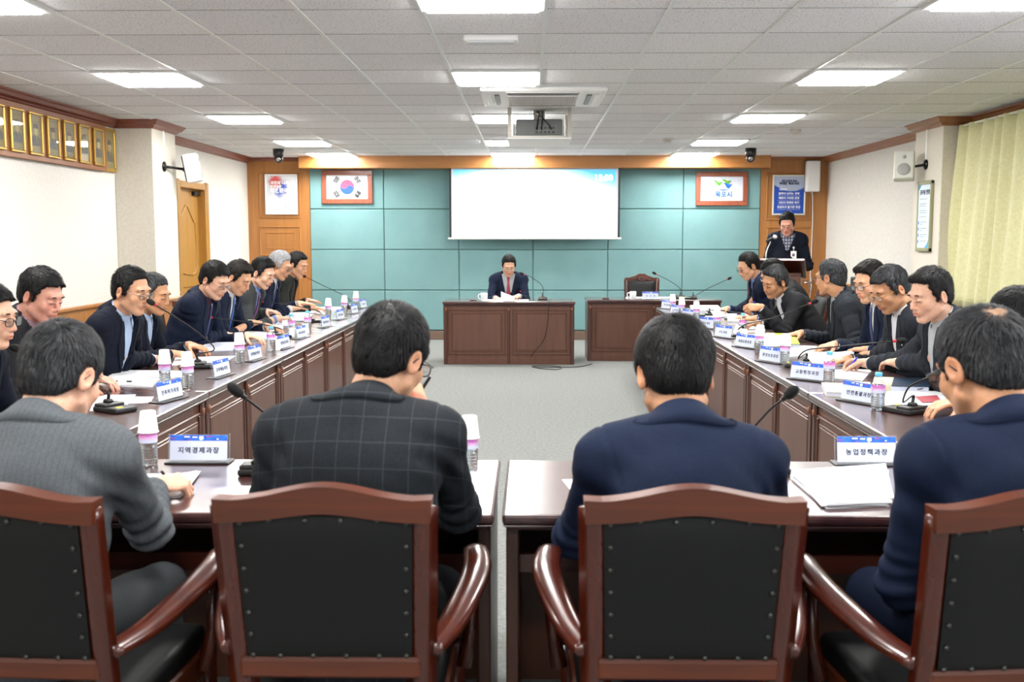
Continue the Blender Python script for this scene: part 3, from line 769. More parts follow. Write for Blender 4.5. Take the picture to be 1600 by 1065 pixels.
# ---------------------------------------------------------------- armchairs
def armchair(name, carved=False):
    """sitter looks to +y, seat centre at the origin"""
    r = empty(name)
    W0, W1 = .182, .196
    def back(x, z, dy=0): return Vector((x, -.235 - max(0, z - .45) * .16 + dy, z))
    for s_ in (-1, 1):
        m = MB(); pts = [Vector((s_ * .178, -.28, 0)), Vector((s_ * .178, -.245, .22)), back(s_ * .180, .45), back(s_ * .187, .7), back(s_ * W1 * .98, .91)]
        m.tube(spline(pts, 5), .030, 4, flat=(1.05, .75), up=(0, 1, 0)); m.done('back_post', M_chairw, r)
        MB().tube([Vector((s_ * .215, .22, 0)), Vector((s_ * .215, .22, .42))], [.017, .026], 8).done('front_leg', M_chairw, r)
    # crest rail
    def crest(sd):
        n = 24; P = []
        for i in range(n + 1):
            u = -1 + 2 * i / n; bump = .030 * math.exp(-(u / .55) ** 2) + .004 * math.exp(-((abs(u) - 1) / .12) ** 2)
            if carved: bump = .05 * math.exp(-(u / .45) ** 2) + .008 * abs(sin(u * 9)) * math.exp(-(u / .6) ** 2)
            P.append((u * (W1 + .017), .922 + bump))
        return P
    top = crest(1); bot = [(u, z - .042 + .018 * (1 if carved else 1) * math.exp(-(u / .11) ** 2)) for u, z in [(p[0] * .985, .922) for p in top]][::-1]
    m = MB(); Mt = Matrix.Translation((0, -.332, 0)) 
    m.poly([(p[0], p[1]) for p in top] + bot, .045, Mt)
    bmesh.ops.bevel(m.b, geom=[e for e in m.b.edges if len(e.link_faces) == 2 and e.calc_face_angle(0) > .8], offset=.011, segments=3, affect='EDGES')
    o = m.done('crest_rail', M_chairr, r)
    if carved:
        m = MB(); rs = np.random.RandomState(3)
        for i in range(34):
            a = rs.uniform(-.12, .12); z = .90 + rs.uniform(-.02, .035) * (1 - abs(a) * 4); m.ball((a, -.286 - .0, z), (.014, .006, .009), seg=8)
        for s_ in (-1, 1): m.tube([(s_ * (.03 + .022 * cos(t)), -.284, .905 + .018 * sin(t)) for t in np.linspace(0, 5, 12)], .0045, 6)
        m.done('carving', M_chairw, r)
    m = MB().box((-W0 - .0, -.280, .545), (W0, -.246, .588), .006); m.done('lower_rail', M_chairr, r)
    m = MB()
    def pan(u, v, f):
        z = .582 + v * .310; x = (u * 2 - 1) * (.166 + .009 * v); q = back(x, z); puff = .016 * (1 - (2 * u - 1) ** 6) * (1 - (2 * v - 1) ** 6)
        return q + Vector((0, (.012 + puff * 1.6) if f else -.014 - puff * .5, 0))
    m.grid(lambda u, v: pan(u, v, 0), 14, 14); m.grid(lambda u, v: pan(u, v, 1), 14, 14)
    m.done('back_cushion', M_leather, r, shade=True)
    m = MB()
    studs = [(u, v) for v in np.linspace(.03, .95, 7) for u in (.035, .965)] + [(u, v) for u in np.linspace(.2, .8, 4) for v in (.03, .97)]
    for u, v in studs: m.ball(pan(u, v, 0) + Vector((0, -.001, 0)), (.0055, .004, .0055), seg=8)
    m.done('stud', M_pewter, r)['kind'] = 'stuff'
    m = MB().box((-.222, -.24, .355), (.222, .245, .42), .012, seg=2); m.done('seat_frame', M_chairr, r)
    m = MB().box((-.212, -.225, .41), (.212, .24, .475), .03, seg=4); m.done('seat', M_leather, r, shade=True)
    for s_ in (-1, 1):
        P = spline([back(s_ * .2, .60), Vector((s_ * .235, -.16, .612)), Vector((s_ * .268, 0, .638)), Vector((s_ * .278, .1, .655)), Vector((s_ * .268, .2, .66)), Vector((s_ * .262, .235, .64))], 5)
        n = len(P); m = MB().tube(P, [.026 + .009 * sin(pi * i / (n - 1)) for i in range(n)], 12, flat=(1.0, .62)); m.done('armrest', M_chairw, r)
        MB().tube([Vector((s_ * .245, .12, .40)), Vector((s_ * .262, .14, .5)), Vector((s_ * .270, .13, .64))], [.02, .016, .017], 8).done('arm_post', M_chairw, r)
    return r
ARM = armchair('armchair'); ARMC = armchair('armchair', True)
for n_ in (ARM, ARMC): n_.location = (0, -50, 0)
used = {}
def chair(x, y, rz, label, src=None, group='dark wood armchairs'):
    src = src or ARM
    o = src if src.name not in used else copy_tree(src); used[src.name] = 1
    o.location = (x, y, 0); o.rotation_euler = (0, 0, rz); tag(o, label, 'armchair', group); return o

# ---------------------------------------------------------------- things on the tables
M_acry = glass('clear_acrylic', (.95, .97, 1.), .03); M_plate = plain('plate_paper', 'ccd4e8', .5); M_band = None
n = N('plate_blue_band'); v = n.coord((1, 1, 1)); ns = n.noise(v, 30, 3); n.set(color=n.ramp(ns.outputs[0], [(.35, '0d46b8'), (.6, '2a6fe0'), (.7, '1c3f9c')]), rough=.5); M_band = n.m
M_ink = plain('plate_ink', '252c48', .5)
def nameplate(p, rz, txt, label, sp=1.25):
    r = empty('name_plate', p, rz, label, 'name plate', 'name plates')
    MB().box((-.103, -.036, 0), (.103, .036, .006), .002).done('base', M_black, r)
    Rt = Matrix.Translation((0, -.012, .006)) @ Matrix.Rotation(radians(-9), 4, 'X')
    MB().box((-.098, 0, 0), (.098, .012, .088), .001, Rt).done('acrylic_holder', M_acry, r)
    MB().box((-.092, -.0012, .004), (.092, -.0004, .084), 0, Rt).done('card', M_plate, r)
    MB().box((-.092, -.0022, .066), (.092, -.0013, .0835), 0, Rt).done('blue_band', M_band, r)
    m = MB()
    for x0, x1, z in ((-.046, -.028, .078), (.058, .064, .071), (-.02, -.004, .077)): m.box((x0, -.003, z - .0018), (x1, -.0023, z + .0018), 0, Rt)
    m.box((.002, -.003, .070), (.016, -.0023, .080), .0008, Rt); m.box((.005, -.003, .067), (.011, -.0023, .071), 0, Rt)
    m.done('white_print', wt, r)
    m = MB()
    for x0, x1, z in ((-.091, -.074, .073), (.024, .044, .079), (-.032, -.026, .069)): m.box((x0, -.003, z - .0014), (x1, -.0023, z + .0014), 0, Rt)
    m.done('red_print', plain('band_red', 'b0507a', .5), r)
    q = Rt @ Vector((0, -.0018, .034)); text(txt, .0215 if '시 장' not in txt else .024, M_ink, r, q, rot=(pi / 2 + radians(-9), 0, 0), spacing=sp, bold=.0004)
    return r
ORD = ['nearest', 'second nearest', 'third nearest', 'fourth nearest', 'middle one', 'fourth farthest', 'third farthest', 'second farthest', 'farthest']
LT = [((264, 625), '건축허가과장'), ((345, 588), '문화예술과장'), ((397, 562.7), '기획예산과장'), ((443, 544.5), '관광진흥과장'), ((470, 528.2), '문화시설과장'), ((508, 510.8), '행정지원과장'), ((531, 499), '세무민원과장'), ((553, 489.5), '보건위생과장'), ((567, 481), '감사담당관')]
for k, (q, t_) in enumerate(LT):
    p = on(*q); nameplate(p, radians(82 if k else 76), t_, 'white name plate with blue band, %s of the left row' % ORD[k])
RT = [((1043, 482.5), '공보담당관'), ((1058, 491.5), '노인복지과장'), ((1077, 499), '도시개발과장'), ((1105, 512.7), '하수과장'), ((1131, 527.5), '수도과장'), ((1165, 543), '자원순환과장'), ((1205, 566), '환경보호과장'), ((1262, 594), '교통행정과장'), ((1343, 629), '안전총괄과장')]
for k, (q, t_) in enumerate(RT):
    p = on(*q); nameplate(p, radians(-58 if k >= 8 else -46 if k == 7 else -62), t_, 'white name plate with blue band, %s of the right row' % ORD[8 - k])
nameplate(on(312, 722), 0, '지역경제과장', 'large near name plate on the left front table beside the grey suit').rotation_euler = (0, 0, 0)
nameplate(on(1352, 725), 0, '농업정책과장', 'large near name plate on the right front table behind the fanned papers')
p = on(1018, 468.5); p.y = 11.9; nameplate(p, 0, '부 시 장', 'name plate with three spaced letters on the desk of the empty chair', 1.6)

def make_bottle():
    r = empty('water_bottle')
    prof = [(.0001, .002), (.024, .002), (.027, .006)]
    z = .01
    while z < .066: prof += [(.0275, z), (.0282, z + .004), (.0262, z + .008)]; z += .0095
    prof += [(.0275, .078), (.0275, .105), (.026, .112), (.018, .128), (.012, .136), (.0118, .148)]
    MB().lathe(prof, 24).done('bottle_body', M_pet, r)
    MB().lathe([(p[0] * .95, p[1] + .001) for p in prof if p[1] < .107], 24).done('water', plain('water', 'f0f6f8', 0., trans=1., ior=1.33), r)
    n = N('pink_label') if 'pink_label' not in bpy.data.materials else None
    if n:
        v = n.coord((1, 1, 1)); x, y, z_ = n.xyz(v); ns = n.noise(v, 60, 3)
        f = n.math('ADD', n.math('DIVIDE', n.math('SUBTRACT', z_, .078), .032), n.math('MULTIPLY', n.math('SUBTRACT', ns.outputs[0], .5), .5))
        n.set(color=n.ramp(f, [(.15, 'c4cfe8'), (.4, 'd9b2dc'), (.75, 'c65fb8'), (1., 'd58fd0')]), rough=.4)
    MB().lathe([(.0279, .076), (.0281, .078), (.0281, .106), (.0279, .108)], 24, cap=False).done('label_sleeve', n.m, r)
    return r
BP = make_bottle(); BC = copy_tree(BP)
MB().lathe([(.014, .144), (.0142, .146), (.0142, .158), (.013, .16), (.0001, .16)], 20).done('cap', plain('blue_cap', '58b4e0', .4), BC)
def make_cup(): return MB().lathe([(.0001, .069), (.0225, .069), (.0235, .067), (.0305, .006), (.0325, .004), (.0325, .001), (.030, .0), (.0285, .004), (.0215, .064), (.0001, .064)], 24, cap=False).done('paper_cup', M_cup)
CU = make_cup()
cnt = {'b': 0, 'c': 0, 'cup': 0}
def bottle(q, lab, capped, cup=None, s=1.0):
    src = BC if capped else BP; key = 'c' if capped else 'b'
    o = src if cnt[key] == 0 else copy_tree(src); cnt[key] += 1
    p = on(*q); o.location = p; o.scale = (s,) * 3; o.rotation_euler = (0, 0, cnt[key] * 1.3); tag(o, lab, 'water bottle', 'small water bottles on the tables')
    if not capped: put_cup((p.x + .001, p.y, p.z + .106), 'white paper cup over the ' + lab.replace('clear water ', ''), (radians(2 * sin(p.y * 7)), radians(3 * cos(p.x * 9 + p.y)), 0))
def put_cup(p, lab, rot=(0, 0, 0)):
    o = CU if cnt['cup'] == 0 else CU.copy()
    if cnt['cup']: COL.objects.link(o)
    cnt['cup'] += 1; o.location = p; o.rotation_euler = rot; tag(o, lab, 'paper cup', 'paper cups')
bottle((294, 606), 'clear water bottle between the two nearest left row name plates', False)
bottle((258, 602), 'clear water bottle behind the nearest left row name plate', False)
bottle((375, 567), 'clear water bottle left of the third nearest left row plate', False)
bottle((424, 549), 'clear water bottle with blue cap by the fourth nearest left row plate', True)
put_cup(on(431, 547), 'white paper cup upside down on the table by the fourth nearest left row plate')
bottle((455.6, 524), 'clear water bottle with blue cap left of the middle left row plate', True)
put_cup(on(458, 527), 'white paper cup upside down on the table by the middle left row plate')
bottle((481, 518), 'clear water bottle with blue cap just beyond the middle left row plate', True)
put_cup(on(477, 520), 'white paper cup upside down by the bottle just beyond the middle left row plate')
bottle((513, 496), 'clear water bottle behind the third farthest left row plate', False)
bottle((538, 490), 'clear water bottle behind the second farthest left row plate', False)
bottle((556, 482), 'clear water bottle beside the farthest left row plate', False)
bottle((1051, 488), 'clear water bottle beside the farthest right row plate', False)
bottle((1065, 494), 'clear water bottle by the second farthest right row plate', False)
bottle((1088, 502), 'clear water bottle by the third farthest right row plate', False)
bottle((1120, 517), 'clear water bottle by the fourth farthest right row plate', False)
bottle((1160, 523), 'clear water bottle with blue cap behind the fourth nearest right row plate', True)
put_cup(on(1153, 524), 'white paper cup upside down beside the capped bottle behind the fourth nearest right row plate')
put_cup(on(1162, 529), 'white paper cup before the capped bottle by the fourth nearest right row plate')
bottle((1186, 551), 'clear water bottle right of the fourth nearest right row plate', False)
bottle((1226, 569), 'clear water bottle right of the third nearest right row plate', False)
bottle((1295, 599), 'clear water bottle with blue cap right of the second nearest right row plate', True)
bottle((1371, 641), 'clear water bottle with blue cap right of the nearest right row plate', True)
bottle((233, 727), 'clear water bottle on the left front table beside the grey suit man', False)
bottle((733, 737), 'clear water bottle on the left front table at the checked suit man', False)

# microphones
def mic(base, rz, path, lab, led=True, extra=None):
    """base: point on a table, path: points of the gooseneck from the base up to the head"""
    r = empty('gooseneck_microphone', base, 0, lab, 'microphone', 'gooseneck microphones')
    Rz = Matrix.Rotation(rz, 4, 'Z')
    m = MB().box((-.055, -.075, 0), (.055, .075, .022), .012, Rz, seg=3).box((-.05, .0, .018), (.05, .07, .034), .01, Rz, seg=2).box((-.016, .025, .03), (.016, .06, .048), .006, Rz); m.done('base', M_black, r)
    MB().box((-.035, -.06, .0215), (-.005, -.045, .0245), .001, Rz).done('button', plain('yellow_button', 'd8c81e', .5), r)
    P = [Vector(p) - Vector(base) for p in path]; root = Rz @ Vector((0, .042, .045)); P = [root, root + Vector((0, 0, .03))] + P
    S = spline(P, 8); n_ = len(S)
    MB().tube(S, [.007 if i < 8 else .0036 for i in range(n_)], 8).done('gooseneck', M_goose, r)
    d = (P[-1] - P[-2]).normalized(); e = P[-1]; q = d.to_track_quat('Z', 'Y').to_matrix().to_4x4()
    MB().lathe([(.0065, 0), (.0075, .004), (.0075, .016), (.0065, .018)], 14, Matrix.Translation(e) @ q).done('red_ring', M_red if led else M_black, r)
    MB().lathe([(.0001, .016), (.0105, .018), (.0145, .026), (.0155, .042), (.013, .056), (.007, .064), (.0001, .067)], 16, Matrix.Translation(e) @ q).done('foam_head', M_foam, r)
    return r
mic(on(180, 642), radians(60), [at(152, 600, 4.2), at(90, 562, 4.1), at(40, 548, 4.0)], 'gooseneck microphone with red ring at the far left edge, nearest of the left row')
mic(on(322, 574), radians(100), [at(335, 545, 5.6), at(310, 520, 5.5), at(272, 494, 5.4), at(244, 477, 5.3)], 'gooseneck microphone rising left from the second nearest plate')
mic(on(440, 527), radians(100), [at(440, 514, 7.1), at(412, 506.7, 7.0), at(370, 501, 6.9), at(332, 496, 6.8)], 'low gooseneck microphone pointing left from the fourth nearest plate')
mic(on(492, 503), radians(100), [at(503, 491, 9.1), at(490.7, 484, 9.0), at(450, 476, 8.9), at(413, 471.5, 8.8)], 'gooseneck microphone pointing left from the fourth farthest plate')
mic(on(548, 481), radians(100), [at(549, 470, 10.5), at(535, 460, 10.4), at(505, 446, 10.3), at(480, 433.5, 10.2)], 'gooseneck microphone rising to the farthest man of the left row')
mic(on(1064, 466), radians(0), [at(1066, 462, 12.0), at(1062, 450, 12.0), at(1045, 438, 12.0), at(1027, 429, 12.0)], 'slender gooseneck microphone leaning left toward the carved chair')
mic(on(1078, 467), radians(-80), [at(1086, 461.5, 11.8), at(1105, 451, 11.7), at(1135, 437, 11.6)], 'gooseneck microphone leaning right across the end desk')
mic(on(1101, 494.5), radians(-100), [at(1104, 486, 9.0), at(1118, 484, 9.0), at(1160, 489, 8.9), at(1190, 492, 8.8)], 'low gooseneck microphone lying across the documents of the right row')
mic(on(1151, 526), radians(-100), [at(1153, 515, 7.3), at(1165, 506.5, 7.2), at(1205, 497, 7.1), at(1264, 474.5, 7.0)], 'gooseneck microphone pointing right from the fourth nearest plate, right row')
mic(on(1247, 573), radians(-100), [at(1247, 560, 5.5), at(1260, 547, 5.45), at(1301, 542, 5.3), at(1395, 533, 5.2)], 'gooseneck microphone stretching right from the second nearest plate, right row')
mic(on(1412, 644), radians(-150), [at(1411, 628, 4.05), at(1420, 605, 4.0), at(1445, 592, 3.9), at(1478, 578, 3.8)], 'gooseneck microphone near the right front man, nearest of the right row')
mic(on(408, 736), radians(180), [at(452, 690, 2.86), at(425, 655, 2.8), at(384, 622, 2.75)], 'black gooseneck microphone on the left front table beside the checked suit', False)
mic(on(1200, 734), radians(180), [at(1172, 682, 2.86), at(1198, 645, 2.8), at(1223, 624, 2.75)], 'black gooseneck microphone on the right front table beside the navy suit man', False)
mic(on(848, 468), radians(0), [at(849, 455, 11.6), at(846, 445, 11.6), at(832, 434, 11.55), at(820, 429, 11.5)], 'gooseneck microphone on the head desk in front of the man in the red tie')

# papers, books, pens
def quadpts(q, z=T): return [on(x, y, z) for x, y in q]
def sheets(q, n, label, cat='papers', h=.0, mat=None, cover=None, name='paper_stack', jitter=.006, z=T, lines=True, curl=0.):
    """q: four px corners on the table (near-left, near-right, far-right, far-left)"""
    P = quadpts(q, z); c = sum(P, Vector()) / 4
    r = empty(name, c, 0, label, cat); rs = np.random.RandomState(int(c.x * 1000 + c.y * 77) % 9999)
    L = [p - c for p in P]; t = max(h, .0016 * n) / n
    m = MB()
    for k in range(n):
        a = rs.uniform(-jitter, jitter, 2); ang = rs.uniform(-1, 1) * jitter * 3; zz = k * t + .0008
        Rm = Matrix.Rotation(ang, 3, 'Z')
        def f(u, v, Rm=Rm, a=a, zz=zz, k=k):
            p = (L[0] * (1 - u) + L[1] * u) * (1 - v) + (L[3] * (1 - u) + L[2] * u) * v
            p = Rm @ p; return Vector((p.x + a[0], p.y + a[1], zz + curl * (k + 1) / n * max(0, (u - .6)) ** 2 * 4 + .0006 * sin(7 * u + k)))
        b0 = len(m.b.verts); m.grid(f, 6, 5)
        m.grid(lambda u, v: f(u, v) - Vector((0, 0, t * .92)), 6, 5)
        # rim
        for e0, e1 in (((0, 0), (1, 0)), ((1, 0), (1, 1)), ((1, 1), (0, 1)), ((0, 1), (0, 0))):
            m.grid(lambda u, v, e0=e0, e1=e1: f(e0[0] + (e1[0] - e0[0]) * u, e0[1] + (e1[1] - e0[1]) * u) - Vector((0, 0, t * .92 * v)), 6, 1, smooth=False)
    m.done('pages', mat or M_paper, r)
    if lines:
        m = MB(); zz = n * t + .0014
        for k in range(7):
            v = .15 + k * .1; a_ = .12; b2 = .5 + .35 * rs.rand()
            def g(u, w, v=v, a_=a_, b2=b2):
                uu = a_ + (b2 - a_) * u; vv = v + .012 * w; p = (L[0] * (1 - uu) + L[1] * uu) * (1 - vv) + (L[3] * (1 - uu) + L[2] * uu) * vv
                return Vector((p.x, p.y, zz + curl * max(0, uu - .6) ** 2 * 4))
            m.grid(g, 3, 1)
        m.done('printed_lines', plain('faint_print', 'b4b8c4', .7), r)
    if cover:
        m = MB()
        pts = [(p.x * 1.03, p.y * 1.03) for p in L]
        va = [m.b.verts.new((x, y, .0002)) for x, y in pts]; vb = [m.b.verts.new((x, y, .0016)) for x, y in pts]
        m.b.faces.new(va[::-1]); m.b.faces.new(vb)
        for i in range(4): m.b.faces.new((va[i], va[(i + 1) % 4], vb[(i + 1) % 4], vb[i]))
        m.done('cover', cover, r)
    return r
def book(q, h, mat, label, name='book', pages=True, band=None):
    P = quadpts(q); c = sum(P, Vector()) / 4; r = empty(name, c, 0, label, 'book'); L = [p - c for p in P]
    def slab(z0, z1, k, mt, nm):
        m = MB(); va = [m.b.verts.new((p.x * k, p.y * k, z0)) for p in L]; vb = [m.b.verts.new((p.x * k, p.y * k, z1)) for p in L]
        m.b.faces.new(va[::-1]); m.b.faces.new(vb)
        for i in range(4): m.b.faces.new((va[i], va[(i + 1) % 4], vb[(i + 1) % 4], vb[i]))
        bmesh.ops.bevel(m.b, geom=m.b.edges[:], offset=.0008, segments=1, affect='EDGES'); m.done(nm, mt, r)
    slab(0, .0025, 1, mat, 'cover'); slab(.0025, h - .0025, .97, M_paper2, 'pages'); slab(h - .0025, h, 1, mat, 'cover')
    if band:
        m = MB()
        a0, a1 = band; A0 = L[0] * (1 - a0) + L[1] * a0; A1 = L[0] * (1 - a1) + L[1] * a1; B0 = L[3] * (1 - a0) + L[2] * a0; B1 = L[3] * (1 - a1) + L[2] * a1
        V = [m.b.verts.new((p.x * 1.005, p.y * 1.005, zz)) for zz in (-.0, h + .0008) for p in (A0, A1, B1, B0)]
        for f in ((0, 1, 2, 3), (4, 5, 6, 7), (0, 1, 5, 4), (1, 2, 6, 5), (2, 3, 7, 6), (3, 0, 4, 7)): m.b.faces.new([V[i] for i in f])
        m.done('beige_flap', M_beige, r)
    return r
def pen(a, b, mat, label, rad=.0045, cat='pen'):
    a = Vector(a); b = Vector(b); r = MB().tube([a, a + (b - a) * .06, a + (b - a) * .12, b - (b - a) * .03, b], [.001, .0025, rad, rad, rad * .8], 8).done('pen', mat)
    c = (a + b) / 2; r.data.transform(Matrix.Translation(-c)); r.location = c; return tag(r, label, cat, 'pens')
def spiral(r, a, b, n=26):
    """wire binding between two px points"""
    A = on(*a) - r.location; B = on(*b) - r.location; m = MB()
    for k in range(n): p = A.lerp(B, (k + .5) / n); d = (B - A).normalized(); sd = Vector((-d.y, d.x, 0)); m.tube([p + sd * (.006 * cos(t)) + Vector((0, 0, .008 + .007 * sin(t))) for t in np.linspace(0, 2 * pi, 9)[:-1]], .0009, 4, closed=True)
    m.done('wire_binding', plain('wire_dark', '4a5070', .4), r)
# left row
sheets([(153, 602), (238, 604), (248, 593), (163, 592)], 5, 'white stapled papers with two pens lying on them, left row nearest the camera', curl=0)
pen(on(172, 595, T + .014), on(184, 595, T + .014), M_blackpen, 'short black pen on the nearest left row papers'); pen(on(197, 595.5, T + .014), on(206, 595.5, T + .014), M_blackpen, 'small black marker right of another pen on the left row papers')
sheets([(170, 591), (284, 592), (286, 583), (178, 581)], 4, 'grey edged booklet behind the pens on the left row', h=.016, cover=plain('grey_board', '8e8c80', .6))
sheets([(140, 642), (192, 640), (211, 617), (150, 618)], 2, 'loose white sheets beside the nearest left microphone base')
sheets([(194, 631), (236, 629), (240, 620), (205, 620)], 1, 'single white note slip near the left front corner', lines=False)
sheets([(268, 571), (350, 567), (367, 557), (275, 559)], 3, 'white open papers in front of the man writing in glasses', cover=None)
sheets([(310, 551), (362, 549), (370, 536), (322, 537)], 5, 'blue-white notebook in front of the second plate of the left row', h=.012, mat=M_paper2)
o = sheets([(375, 532), (430, 532), (442, 512), (385, 512)], 6, 'thick white open binder between the third and fourth left row seats', h=.022, cover=M_black)
sheets([(413, 511), (450, 510), (452, 503), (416, 503)], 4, 'blue-grey booklet in front of the man with the blue tie', h=.014, mat=M_paper2, cover=plain('denim_cover', '3a4668', .6))
sheets([(436, 503), (482, 502), (490, 486), (445, 485)], 5, 'white open binder in front of the man in the grey suit, left row', h=.018, cover=M_black)
sheets([(468, 492), (510, 490), (520, 480), (478, 480)], 3, 'white documents in front of the grey haired man', mat=M_paper)
sheets([(497, 486), (536, 485.5), (543, 480.5), (505, 480.5)], 4, 'white documents in front of the farthest man of the left row', h=.012)
o = tag(MB().box((-.04, -.075, 0), (.04, .075, .009), .004, Matrix.Rotation(.4, 4, 'Z'), seg=2).done('mobile_phone', M_black, None, on(291, 574)), 'black mobile phone lying beside the papers of the left row', 'phone')
MB().box((-.036, -.07, .0088), (.036, .07, .0094), .0002, Matrix.Rotation(.4, 4, 'Z')).done('screen_glass', plain('phone_glass', '08090c', .08), o)
# right row
sheets([(1080, 487), (1128, 487), (1122, 479), (1078, 479)], 5, 'thick white papers at the farthest seat of the right row', h=.02)
sheets([(1102, 497), (1150, 496), (1156, 486), (1110, 486)], 4, 'dark blue folder with papers at the second seat from the far end, right row', h=.016, mat=M_paper2, cover=plain('folder_dark', '20263a', .5))
sheets([(1133, 499), (1186, 500), (1178, 489), (1128, 489)], 3, 'black open folder beside the man raising a blue pen', h=.014, mat=plain('folder_black', '1c1f2a', .5), cover=M_black, lines=False)
book([(1137, 507), (1180, 508), (1184, 498), (1136, 497)], .028, M_beige, 'beige diary with a navy strip in front of the man raising a blue pen')
sheets([(1146, 519), (1194, 519), (1198, 509), (1150, 508)], 2, 'white sheets under the wrist of the man in the dark jacket', curl=0)
book([(1190, 545), (1250, 545), (1240, 528), (1196, 527)], .034, M_lime, 'thick lime green edged book in the middle of the right row', band=(0, .35))
sheets([(1193, 541), (1226, 541), (1238, 524), (1196, 524)], 3, 'white printed sheets on top of the lime green book', z=T + .036)
r_ = sheets([(1204, 560), (1262, 556), (1276, 542), (1214, 541)], 4, 'wire bound white notebook in front of the man looking away', h=.01); spiral(r_, (1218, 549), (1272, 547))
r_ = sheets([(1256, 571), (1330, 572), (1334, 555), (1264, 553)], 6, 'large open white binder between the two men with glasses, right row', h=.02, curl=.03, cover=M_black); spiral(r_, (1272, 562), (1328, 562))
r_ = sheets([(1292, 592), (1346, 596), (1360, 580), (1298, 580)], 5, 'wire bound papers under the hands of the man with folded papers', h=.012); spiral(r_, (1298, 586), (1352, 588))
sheets([(1318, 605), (1356, 606), (1362, 597), (1330, 596)], 1, 'white sheet beside the upright plate of the right row', lines=False)
book([(1290, 619), (1330, 621), (1332, 606), (1283, 604)], .022, M_beige, 'small beige notebook beside the nearest plate of the right row')
book([(1362, 612), (1452, 614), (1456, 600), (1366, 598)], .03, M_navybook, 'navy blue diary with beige flap on the right row near the camera', band=(0, .34))
sheets([(1392, 636), (1460, 634), (1492, 614), (1386, 613)], 5, 'loose printed handouts with a red photo at the near end of the right row', jitter=.02, h=.01)
m = MB(); q = quadpts([(1441, 628), (1472, 627), (1464, 617), (1430, 619)], T + .013)
V = [m.b.verts.new(p) for p in q]; m.b.faces.new(V); V2 = [m.b.verts.new(p - Vector((0, 0, .001))) for p in q]; m.b.faces.new(V2[::-1])
for i in range(4): m.b.faces.new((V[i], V2[i], V2[(i + 1) % 4], V[(i + 1) % 4]))
tag(m.done('leaflet', plain('leaflet_red', '8e2430', .5)), 'glossy dark red leaflet on top of the handouts, right row', 'leaflet')
o = tag(MB().tube([on(1434, 608, T + .02), on(1455, 605, T + .02), on(1470, 609, T + .02), on(1476, 612, T + .02)], .0025, 6).done('spectacles', M_black), 'folded black spectacles lying on the handouts, right row', 'glasses')
# front tables
sheets([(226, 775), (285, 778), (312, 740), (226, 742)], 3, 'white papers under the hand of the grey suit man', curl=.012)
sheets([(640, 780), (744, 780), (743, 741), (640, 741)], 4, 'blue-edged booklet at the elbow of the checked suit man', h=.012, mat=M_paper2)
sheets([(890, 765), (1010, 766), (1010, 748), (878, 749)], 1, 'white sheet showing beside the arm of the near navy suit man', lines=False)
sheets([(1290, 793), (1390, 790), (1384, 735), (1240, 745)], 7, 'thick fanned stack of white papers on the right front table', jitter=.012, h=.022, curl=.0)
sheets([(1290, 740), (1382, 742), (1378, 731), (1300, 730)], 1, 'white sheet tucked behind the fanned stack on the right front table', lines=False)
# head desks
def mug(p, lab):
    r = empty('mug', p, 0, lab, 'mug', 'white printed mugs')
    MB().lathe([(.0001, .001), (.036, .001), (.038, .004), (.039, .088), (.036, .09), (.035, .086), (.034, .01), (.0001, .008)], 24, cap=False).done('mug_body', plain('mug_white', 'e6eaea', .25), r)
    MB().tube(spline([(-.037, 0, .075), (-.062, 0, .07), (-.066, 0, .045), (-.055, 0, .022), (-.037, 0, .018)], 5), .005, 8).done('handle', plain('mug_white', 'e6eaea', .25), r)
    m = MB()
    for k in range(7):
        a = -pi / 2 + (k - 3) * .28; m.ball((.0392 * cos(a), .0392 * sin(a), .045 + .022 * sin(k * 2.1)), (.006, .002, .005), seg=6, M=Matrix.Rotation(a + pi / 2, 3, 'Z').to_4x4())
    m.done('printed_pattern', plain('mug_print', '4d7f7c', .4), r)
mug(Vector((on(757, 469).x, 11.6, T)), 'white printed mug on the head desk left of the seated man'); mug(Vector((on(987, 466).x, 11.95, T)), 'white printed mug on the desk in front of the empty carved chair')
c0 = Vector((on(795, 469).x, 11.62, T))
def flatpaper(c, w_, d_, label, rz=0, n=3, h=.006, lift=0):
    r = empty('paper_stack', c, rz, label, 'papers')
    m = MB()
    for k in range(n): m.box((-w_ / 2 + .003 * k, -d_ / 2, .0005 + k * h / n), (w_ / 2 + .002 * k, d_ / 2, .0005 + (k + .9) * h / n))
    if lift: m.grid(lambda u, v: Vector((-.05 + .16 * u, -.08 + .02 * v + .05 * u, .008 + .10 * v * (1 - u * .7) * (1 if 1 else 0))), 8, 6)
    m.done('pages', M_paper, r); return r
flatpaper(Vector((on(790, 469).x, 11.66, T)), .52, .22, 'white papers spread on the head desk, one sheet being turned', lift=1)
flatpaper(Vector((on(1015, 466).x, 12.1, T)), .55, .2, 'white papers on the desk in front of the empty carved chair', n=4, h=.012)
for q, yy_, lab in (((741, 468), 11.62, 'small dark pen dish left of the mug on the head desk'), ((945, 466), 11.95, 'small dark pen dish near the left end of the right head desk')):
    o = tag(MB().box((-.04, -.03, 0), (.04, .03, .012), .005, seg=2).done('pen_dish', M_black, None, Vector((on(*q).x, yy_, T))), lab, 'pen dish', 'pen dishes')
    MB().ball((-.01, 0, .014), (.01, .01, .006), seg=8).done('red_dot', M_red, o)

